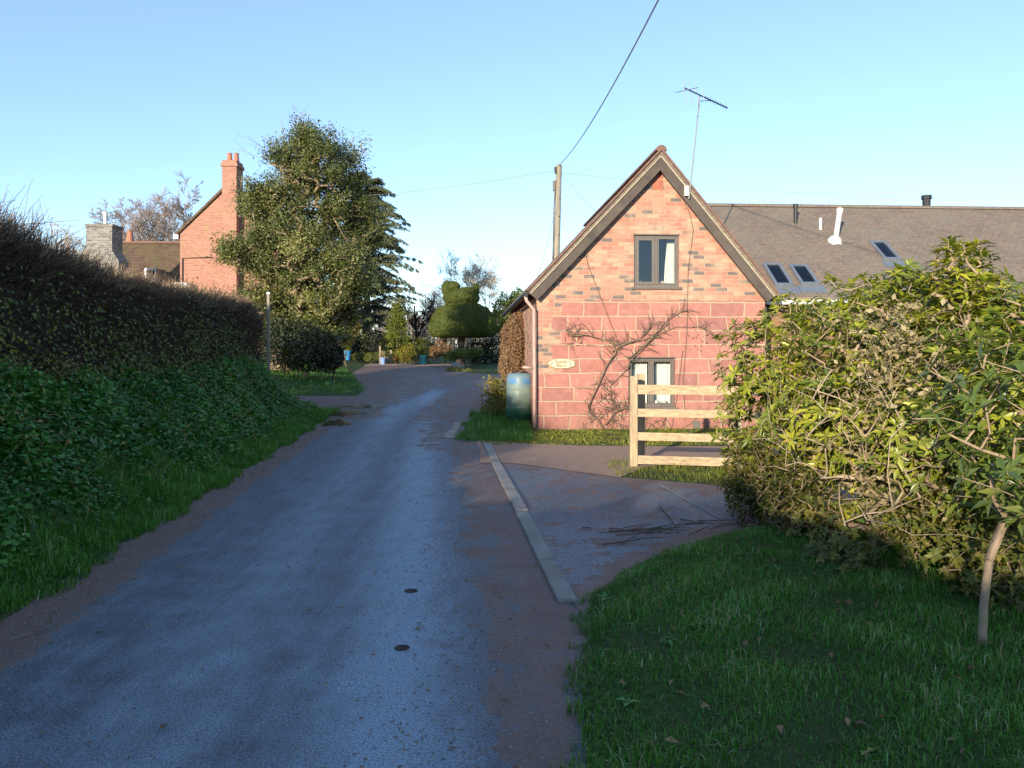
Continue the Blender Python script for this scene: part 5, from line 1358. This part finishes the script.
def bush(name, label, cat, X, Y, blobs, n, L, mat, seed, group=None, clip=False, stems=True, W=.55, shell=(.55, 1.02)):
    """garden shrub: foliage filling a lumpy outline (offsets from its foot) on a few stems"""
    rng = np.random.default_rng(seed); zb = float(terrain(X, Y)); root = thing(name, label, cat, (X, Y, zb), 0, group)
    P = in_blobs(rng, blobs, n, shell); P = P[P[:, 2] > -.02]; n = len(P)
    cen = np.mean([b[0] for b in blobs], 0); O = norm(P-cen)
    D = norm(O*.5+sphere_dirs(rng, n)+np.array([0, 0, .2])); U = norm(O+np.array([0, 0, .4])+rng.normal(0, .5, (n, 3)))
    tn = .45+.22*np.sin(P[:, 0]*5+seed)*np.sin(P[:, 2]*6)*np.sin(P[:, 1]*4)
    l = L*rng.uniform(.6, 1.3, n); geo = Geo(); geo.leaf2(P, D, U, l, l*W, np.clip(tn+rng.normal(0, .2, n), 0, 1)); geo.build('foliage', mat, root)
    if stems:
        tips = P[rng.choice(n, min(n, 60))]*.95; arr, par, rad, ch, _ = skeleton(np.array([[0, 0, -.05], [.1, .05, -.05]]), tips, .25, rng, .2, .008)
        geo = Geo(); geo.twig(arr[par[ch]], arr[ch], np.minimum(rad[par[ch]], rad[ch]*1.4), rad[ch], np.full(len(ch), .5)); geo.build('stems', MT['bark'], root)
    return root
def B3(u, v, Y, X, zb, r): 
    q = at(u, v, Y); return ((q.x-X, q.y-Y, q.z-zb), r)
def bush_px(name, label, cat, Y, foot_u, lst, n, L, mat, seed, **kw):
    X = at(foot_u, 0, Y).x; zb = float(terrain(X, Y)); s = Y/F0
    bl = [((at(u, 0, Y).x-X, dy, at(0, v, Y).z-zb), (ru*s, rd, rv*s)) for u, v, ru, rv, dy, rd in lst]
    return bush(name, label, cat, X, Y, bl, n, L, mat, seed, **kw)
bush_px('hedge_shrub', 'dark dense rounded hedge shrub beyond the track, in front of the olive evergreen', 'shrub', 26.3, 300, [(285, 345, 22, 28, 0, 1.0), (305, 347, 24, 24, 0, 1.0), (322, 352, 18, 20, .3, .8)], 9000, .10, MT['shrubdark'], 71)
bush_px('hedge_shrub', 'paler olive topped shrub behind the dark hedge shrub', 'shrub', 27.4, 292, [(280, 332, 22, 14, 0, .8), (302, 330, 24, 14, 0, .8), (322, 338, 20, 12, 0, .8)], 3500, .10, MT['holly'], 72)
bush_px('purple_shrub', 'purple leaved shrub at the right end of the dark hedge shrub', 'shrub', 27, 334, [(327, 352, 12, 20, 0, .6), (335, 357, 8, 12, 0, .5)], 2600, .09, MT['purple'], 73)
bush_px('autumn_shrub', 'small tree shaped shrub with yellow green and red leaves', 'shrub', 38, 344, [(338, 330, 10, 11, 0, .6), (352, 327, 9, 11, 0, .6), (344, 338, 11, 9, 0, .6)], 2600, .12, MT['shrubred'], 74)
# small conifer
def small_conifer():
    rng = np.random.default_rng(75); Y = 47.0; X = at(397, 0, Y).x; zb = float(terrain(X, Y)); H = at(0, 304, Y).z-zb; root = thing('small_conifer', 'small pointed yellow green conifer between the cedar and the topiary', 'tree', (X, Y, zb))
    MB().tube([(0, 0, -.1), (0, 0, H)], [.09, .02], 6).build('trunk', MT['bark_dark'], root)
    P = []; 
    for k in range(420):
        f = rng.random()**.7; z = .5+(H-.5)*f; r = (1-f)*1.05*rng.uniform(.35, 1.1)+.05; a = rng.uniform(0, 6.28); P.append((r*math.cos(a), r*math.sin(a), z-.15*r))
    P = np.array(P); Q = np.repeat(P, 14, 0)+rng.normal(0, .1, (len(P)*14, 3)); n = len(Q); geo = Geo(); L = rng.uniform(.08, .16, n)
    geo.leaf2(Q, norm(Q*np.array([1, 1, 0])*.8+sphere_dirs(rng, n)), sphere_dirs(rng, n), L, L*.45, np.clip(np.repeat(rng.normal(.5, .2, len(P)), 14)+rng.normal(0, .1, n), 0, 1)); geo.build('crown', MT['shrubgreen'], root)
small_conifer()
bush_px('clipped_hedge', 'low clipped golden green hedge behind the garden pots', 'hedge', 48, 405, [(389, 345, 10, 8, 0, .4), (402, 345, 11, 8, 0, .4), (416, 345, 11, 8, 0, .4), (424, 346, 8, 8, 0, .4)], 7000, .09, MT['yew'], 76, shell=(.6, 1.0))
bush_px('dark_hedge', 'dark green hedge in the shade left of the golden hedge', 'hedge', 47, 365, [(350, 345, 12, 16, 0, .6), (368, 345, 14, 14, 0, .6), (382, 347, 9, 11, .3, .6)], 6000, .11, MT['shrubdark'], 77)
bush_px('golden_shrub', 'round golden orange shrub between the garden pots', 'shrub', 45.6, 407, [(402, 355, 10, 7, 0, .5), (408, 353, 9, 9, 0, .5)], 2200, .09, MT['shrubyellow'], 78)
bush_px('low_plant', 'low pale green plants along the garden edge beside the blue pot', 'plant', 45.8, 370, [(358, 357, 7, 4, 0, .35), (370, 357, 8, 5, 0, .35), (380, 356, 6, 5, 0, .35)], 1500, .08, MT['shrubgreen'], 79)
bush_px('low_plant', 'low reddish plants right of the small pale blue pot', 'plant', 45.4, 397, [(394, 358, 5, 4, 0, .3), (414, 358, 5, 4, 0, .3)], 700, .07, MT['shrubred'], 80)
bush_px('russet_shrub', 'russet shrub under the left side of the topiary', 'shrub', 46.5, 445, [(443, 347, 9, 10, 0, .6), (436, 352, 7, 7, 0, .5)], 1500, .1, MT['beech'], 81)
bush_px('green_shrub', 'dark green shrub left of the russet one under the topiary', 'shrub', 47, 430, [(430, 350, 8, 9, 0, .5), (424, 354, 6, 6, 0, .5)], 1600, .1, MT['shrubdark'], 82)
bush_px('spreading_shrub', 'spreading bright green shrub behind the pale rock', 'shrub', 41, 463, [(463, 354, 13, 5, 0, .6), (476, 352, 8, 4, 0, .5), (452, 356, 8, 5, 0, .5)], 2600, .09, MT['shrubgreen'], 83)
bush_px('ground_plant', 'low green and straw coloured plants in front of the pale rock', 'plant', 36, 462, [(455, 372, 10, 5, 0, .6), (468, 374, 10, 5, 0, .6), (480, 375, 9, 4, 0, .5)], 2600, .08, MT['shrubgreen'], 84)
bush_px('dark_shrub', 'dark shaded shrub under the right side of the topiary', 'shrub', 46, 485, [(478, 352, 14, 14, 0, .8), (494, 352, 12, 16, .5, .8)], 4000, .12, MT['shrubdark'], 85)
bush_px('evergreen_shrub', 'bushy green evergreen between the topiary and the cottage roof', 'tree', 40, 508, [(506, 312, 14, 18, 0, 1), (518, 302, 10, 14, .4, 1), (498, 322, 10, 12, 0, .8), (512, 335, 14, 18, .4, 1)], 6000, .13, MT['shrubgreen'], 86)
bush_px('beech_hedge', 'russet brown twiggy beech hedge against the left side of the cottage', 'hedge', 19.4, 517, [(515, 345, 15, 30, 0, .9), (512, 365, 13, 20, -.3, .7), (522, 336, 10, 26, .4, .9), (518, 375, 13, 16, -.5, .5)], 15000, .055, MT['beech'], 87)
stick_plant('dry_grass_clump', 'clump of straw coloured dry stalks left of the water butt', 'plant', (at(498, 0, 18.0).x, 18.0, float(terrain(-.3, 18.0))),
    lambda rg, n: np.stack([rg.normal(-.33, .20, n), rg.normal(18.0, .3, n), rg.uniform(.2, .95, n)], 1), 260, MT['dry'], 88, .004, 12, .2, leaf=(MT['shrubyellow'], 900, .07, 'leaves'))

# dense evergreen standing in the field to the left, whose shade lies over the forecourt
bush('field_tree', 'dense evergreen standing in the field left of the hedge, shading the forecourt', 'tree', -14.3, 4.5, [((0, 0, 3.2), (2.6, 2.6, 3.2)), ((1.2, .5, 2.5), (2.2, 2.2, 2.4)), ((-1, .4, 2.6), (2.2, 2.2, 2.6))], 9000, .28, MT['holly'], 102, shell=(.3, 1.0))
# pots ---------------------------------------------------------------------------
MT['potblue'] = m_plain('blue_glazed_pot', (.03,.20,.42), .35, .15, 5, .05); MT['potpale'] = m_plain('pale_blue_pot', (.20,.30,.55), .4, .15, 5, .05); MT['potteal'] = m_plain('teal_pot', (.03,.26,.28), .35, .15, 5, .05)
for (u, v0, v1, hw_, m, lab) in ((347.5, 366, 356.5, 3.6, 'potblue', 'deep blue garden pot at the left end of the garden edge'), (383, 366, 359, 2.8, 'potpale', 'small pale blue garden pot between the other two'), (423, 366, 356.5, 3.4, 'potteal', 'teal garden pot nearest the topiary')):
    Y = 44.6; q = at(u, v0, Y); zb = float(terrain(q.x, Y)); h = (v0-v1)*Y/F0; r = hw_*Y/F0
    t = thing('garden_pot', lab, 'pot', (q.x, Y, zb), 0, 'glazed pots along the garden edge')
    MB().lathe([(0, 0), (r*.72, 0), (r*.98, h*.85), (r*1.08, h*.87), (r*1.08, h), (r*.92, h), (r*.88, h*.9), (0, h*.9)], n=18, cap=False).build('vessel', MT[m], t)
    rng = np.random.default_rng(int(u)); n = 220; P = np.stack([rng.normal(0, r*.55, n), rng.normal(0, r*.55, n), h*.9+rng.random(n)*h*.9], 1); geo = Geo()
    geo.leaf2(P, norm(sphere_dirs(rng, n)+np.array([0, 0, .8])), sphere_dirs(rng, n), .12, .05, rng.random(n)); geo.build('foliage', MT['shrubgreen' if m != 'potpale' else 'dry'], t)
q = at(460, 366, 40.0); zb = float(terrain(q.x, 40))
bm = bmesh.new(); bmesh.ops.create_icosphere(bm, subdivisions=3, radius=1)
for v in bm.verts:
    c = v.co; k = 1+.15*math.sin(c.x*4+1)*math.sin(c.y*5)+.1*math.sin(c.z*7); v.co = Vector((c.x*.36*k, c.y*.3*k, max(-.1, c.z*.24*k+.1)))
me = bpy.data.meshes.new('rock'); bm.to_mesh(me); bm.free(); me.materials.append(MT['rock']); o = bpy.data.objects.new('rock', me); COL.objects.link(o); o.location = (q.x, 37.5, float(terrain(q.x, 37.5))); tag(o, 'pale rock at the foot of the topiary', 'rock')
for u, v1, lab in ((380, 346, 'thin garden stake left of the pale blue pot'), (391, 350, 'short garden stake right of the pale blue pot')):
    q = at(u, 366, 45.3); zb = float(terrain(q.x, 45.3)); h = at(0, v1, 45.3).z-zb
    tag(MB().box(q.x-.04, q.x+.04, 45.26, 45.34, zb-.1, zb+h).build('garden_stake', MT['pole_wood']), lab, 'stake')

# bare trees and far wood -----------------------------------------------------------
GB = 'bare trees behind the gardens'
bare_tree('bare_tree', 'dark bare tree between the small conifer and the topiary', at(420, 0, 56).x, 56, 4.9, .16, .9, MT['bark_dark'], 91, 4, (5, 7), .012, GB, trunk_frac=.2)
bare_tree('birch_tree', 'pale cream bare tree rising behind the topiary', at(474, 0, 62).x, 62, at(0, 247, 62).z-1.0,   .12, .8, MT['bark_birch'], 92, 4, (6, 8), .010, GB, trunk_frac=.12, up=1.0)
bare_tree('bare_tree', 'slender grey bare tree left of the pale one behind the topiary', at(444, 0, 66).x, 66, at(0, 268, 66).z-1.0, .1, .6, MT['bark_purple'], 93, 4, (4, 6), .011, GB, trunk_frac=.15, up=.6)
bare_tree('bare_tree', 'small bare tree right of the pale one, by the cottage eave', at(497, 0, 66).x, 66, at(0, 275, 66).z-1.0, .1, .7, MT['bark_birch'], 94, 4, (4, 6), .011, GB, trunk_frac=.15, up=.6)
bare_tree('bare_tree', 'purple grey bare tree behind the annexe roof, beside the brick gable', at(175, 0, 68).x, 68, at(0, 196, 68).z-1.5, .22, .6, MT['bark_purple'], 95, 5, (5, 7), .015, GB, trunk_frac=.25, up=.4)
bare_tree('bare_tree', 'smaller purple grey bare tree behind the red chimney pot', at(147, 0, 70).x, 70, at(0, 213, 70).z-1.5, .2, .6, MT['bark_purple'], 96, 5, (5, 6), .015, GB, trunk_frac=.25, up=.4)
bare_tree('bare_tree', 'bare tree left of the grey chimney stack, behind the hedge', at(74, 0, 55).x, 55, at(0, 232, 55).z-1.6, .14, .7, MT['bark_birch'], 97, 4, (6, 8), .012, GB, trunk_frac=.2, up=.4)
bare_tree('weeping_birch', 'purple twigged weeping tree showing above the top of the olive evergreen', at(278, 0, 44).x, 44, at(0, 119, 44).z-1.0, .16, .28, MT['bark_purple'], 98, 4, (5, 7), .007, GB, trunk_frac=.5, up=.5, droop=1.2)
bare_tree('bare_tree', 'pale bare tree at the right edge above the tiled wing', at(1030, 0, 24).x, 24, at(0, 185, 24).z, .12, .6, MT['bark_birch'], 99, 4, (5, 7), .006, GB, trunk_frac=.35, up=.3)
def far_wood():
    rng = np.random.default_rng(101); n = 42000
    x = rng.uniform(-140, 140, n); y = 120+rng.uniform(-10, 25, n); h = 6.5+1.8*wob(x*.09)+1.2*wob(x*.31, 2)
    z = rng.random(n)**.8*h+1.2
    A = np.stack([x, y, z-.4], 1); D = norm(np.stack([rng.normal(0, .5, n), rng.normal(0, .5, n), np.ones(n)], 1)); B = A+D*rng.uniform(.8, 2.2, n)[:, None]
    geo = Geo(); geo.twig(A, B, .07, .03, rng.random(n)); o = geo.build('far_wood', MT['wood_far']); tag(o, kind='stuff')
far_wood()

# ------------------------------------------------------------------ pole and wires
pb = at(555.5, 0, 30.0); zb = float(terrain(pb.x, 30)); PT = at(559, 165, 30.0)
t = thing('utility_pole', 'weathered wooden utility pole behind the cottage', 'pole', (pb.x-.1, 30, zb))
O = Vector((pb.x-.1, 30, zb))
MB().tube([(0, 0, -.3), PT-O], [.15, .115], 10).build('pole', MT['pole_wood'], t, smooth=True)
q = PT-O
MB().tube([q+Vector((-.13, -.08, -.35)), q+Vector((-.15, -.08, -.1))], .045, 8).build('insulator', MT['black'], t)
MB().box(q.x-.24, q.x-.11, -.1, .05, q.z-1.0, q.z-.62).build('junction_box', MT['win_frame'], t)
MB().tube([q+Vector((-.14, -.1, -.6)), q+Vector((-.2, -.1, -1.6)), q+Vector((-.24, -.1, -3.4)), q+Vector((-.26, -.1, -7))], .025, 6).build('cable_guard', MT['win_frame'], t)
for k in range(3):
    MB().tube([q+Vector((.0, -.13, -1.3-k*.7)), q+Vector((.0, -.22, -1.3-k*.7))], .02, 5).build('step_bolt', MT['black'], t)
def wire(label, a, b, sag, r, mid=None, n=28):
    a, b = Vector(a), Vector(b); pts = []
    for k in range(n+1):
        f = k/n; p = a.lerp(b, f); p.z -= sag*4*f*(1-f); pts.append(p)
    return tag(MB().tube(pts, r, 5).build('overhead_wire', MT['wire']), label, 'wire', 'wires strung from the utility pole')
# over the camera: passes the ray of (658, 0) at Y = 12
c = at(658, 0, 12.0); e = Vector((c.x+(c.x-PT.x)*1.5, -15, 8.6))
def through(a, c, b):
    """sag so that the span a-b passes the height of c"""
    f = (c.y-a.y)/(b.y-a.y); return (a.z+(b.z-a.z)*f-c.z)/(4*f*(1-f))
e.x = PT.x+(c.x-PT.x)*(e.y-PT.y)/(c.y-PT.y)
wire('dark wire climbing from the pole over the lane towards the camera', PT+Vector((0, -.1, -.02)), e, through(PT, c, e), .014, n=60)
wire('faint wire from the pole to the left towards the olive evergreen', PT+Vector((-.1, 0, -.2)), at(240, 196, 50), .5, .009)
wire('faint wire from the pole to the right above the tiled wing', PT+Vector((.1, 0, -.3)), at(1060, 197, 34), .35, .008)
wire('second faint wire to the right, dropping behind the gable', PT+Vector((.1, 0, -.35)), hw(4.0, 8, 4.6), .15, .009)
wire('slack wire dropping from the pole to the cottage roof', PT+Vector((.08, 0, -.5)), hw(1.2, 8.8, 3.9), .3, .009)
wire('second slack wire dropping to the cottage roof, steeper than the first', PT+Vector((.08, 0, -.6)), hw(.7, 8.6, 3.5), .3, .009)
tag(MB().tube([at(380, 270, 80), at(470, 267, 80), at(570, 262, 80)], .016, 5).build('overhead_wire', MT['wire']), 'far level wire low across the sky behind the topiary', 'wire')
tag(MB().tube([at(20, 223, 60), at(85, 226, 60)], .018, 5).build('overhead_wire', MT['wire']), 'short far wire running left from the grey chimney stack', 'wire')

# ------------------------------------------------------------------ light, sky, camera
w = bpy.data.worlds.new('World'); sc.world = w; w.use_nodes = True; nt = w.node_tree; nt.nodes.clear()
sk = nt.nodes.new('ShaderNodeTexSky'); sk.sky_type = 'NISHITA'; sk.sun_disc = False
sk.sun_elevation = SUN_EL; sk.sun_rotation = math.pi+SUN_AZ
sk.altitude = 1500; sk.air_density = 1.0; sk.dust_density = .2; sk.ozone_density = 2.3
bg = nt.nodes.new('ShaderNodeBackground'); bg.inputs['Strength'].default_value = .14
wo = nt.nodes.new('ShaderNodeOutputWorld'); ad = nt.nodes.new('ShaderNodeMix'); ad.data_type = 'RGBA'; ad.blend_type = 'ADD'; ad.inputs['Factor'].default_value = 1   # scattered light the single scattering model leaves out
ad.inputs['B'].default_value = (.52, .68, .98, 1)
nt.links.new(sk.outputs[0], ad.inputs['A']); nt.links.new(ad.outputs['Result'], bg.inputs[0]); nt.links.new(bg.outputs[0], wo.inputs[0])
L = bpy.data.lights.new('sun', 'SUN'); L.energy = 4.4; L.angle = R(.53); L.color = (1.0, .87, .68)
so = bpy.data.objects.new('sun', L); COL.objects.link(so)
dvec = Vector((math.sin(SUN_AZ)*math.cos(SUN_EL), math.cos(SUN_AZ)*math.cos(SUN_EL), -math.sin(SUN_EL)))
so.rotation_euler = dvec.to_track_quat('-Z', 'Y').to_euler(); so.location = (-20, -40, 20)
cam = bpy.data.cameras.new('camera'); co = bpy.data.objects.new('camera', cam); COL.objects.link(co)
co.location = (0, 0, CH); co.rotation_euler = (math.pi/2, 0, 0); cam.sensor_width = 36; cam.lens = F0/1024*36; cam.shift_y = -(384-HV)/1024; cam.clip_end = 6000; cam.clip_start = .05
sc.camera = co
sc.view_settings.view_transform = 'Standard'; sc.view_settings.look = 'None'; sc.view_settings.exposure = .92; sc.view_settings.gamma = 1
sc.render.engine = 'CYCLES'
sc.cycles.max_bounces = 8; sc.cycles.transparent_max_bounces = 16; sc.cycles.use_denoising = True; sc.cycles.caustics_reflective = False; sc.cycles.caustics_refractive = False
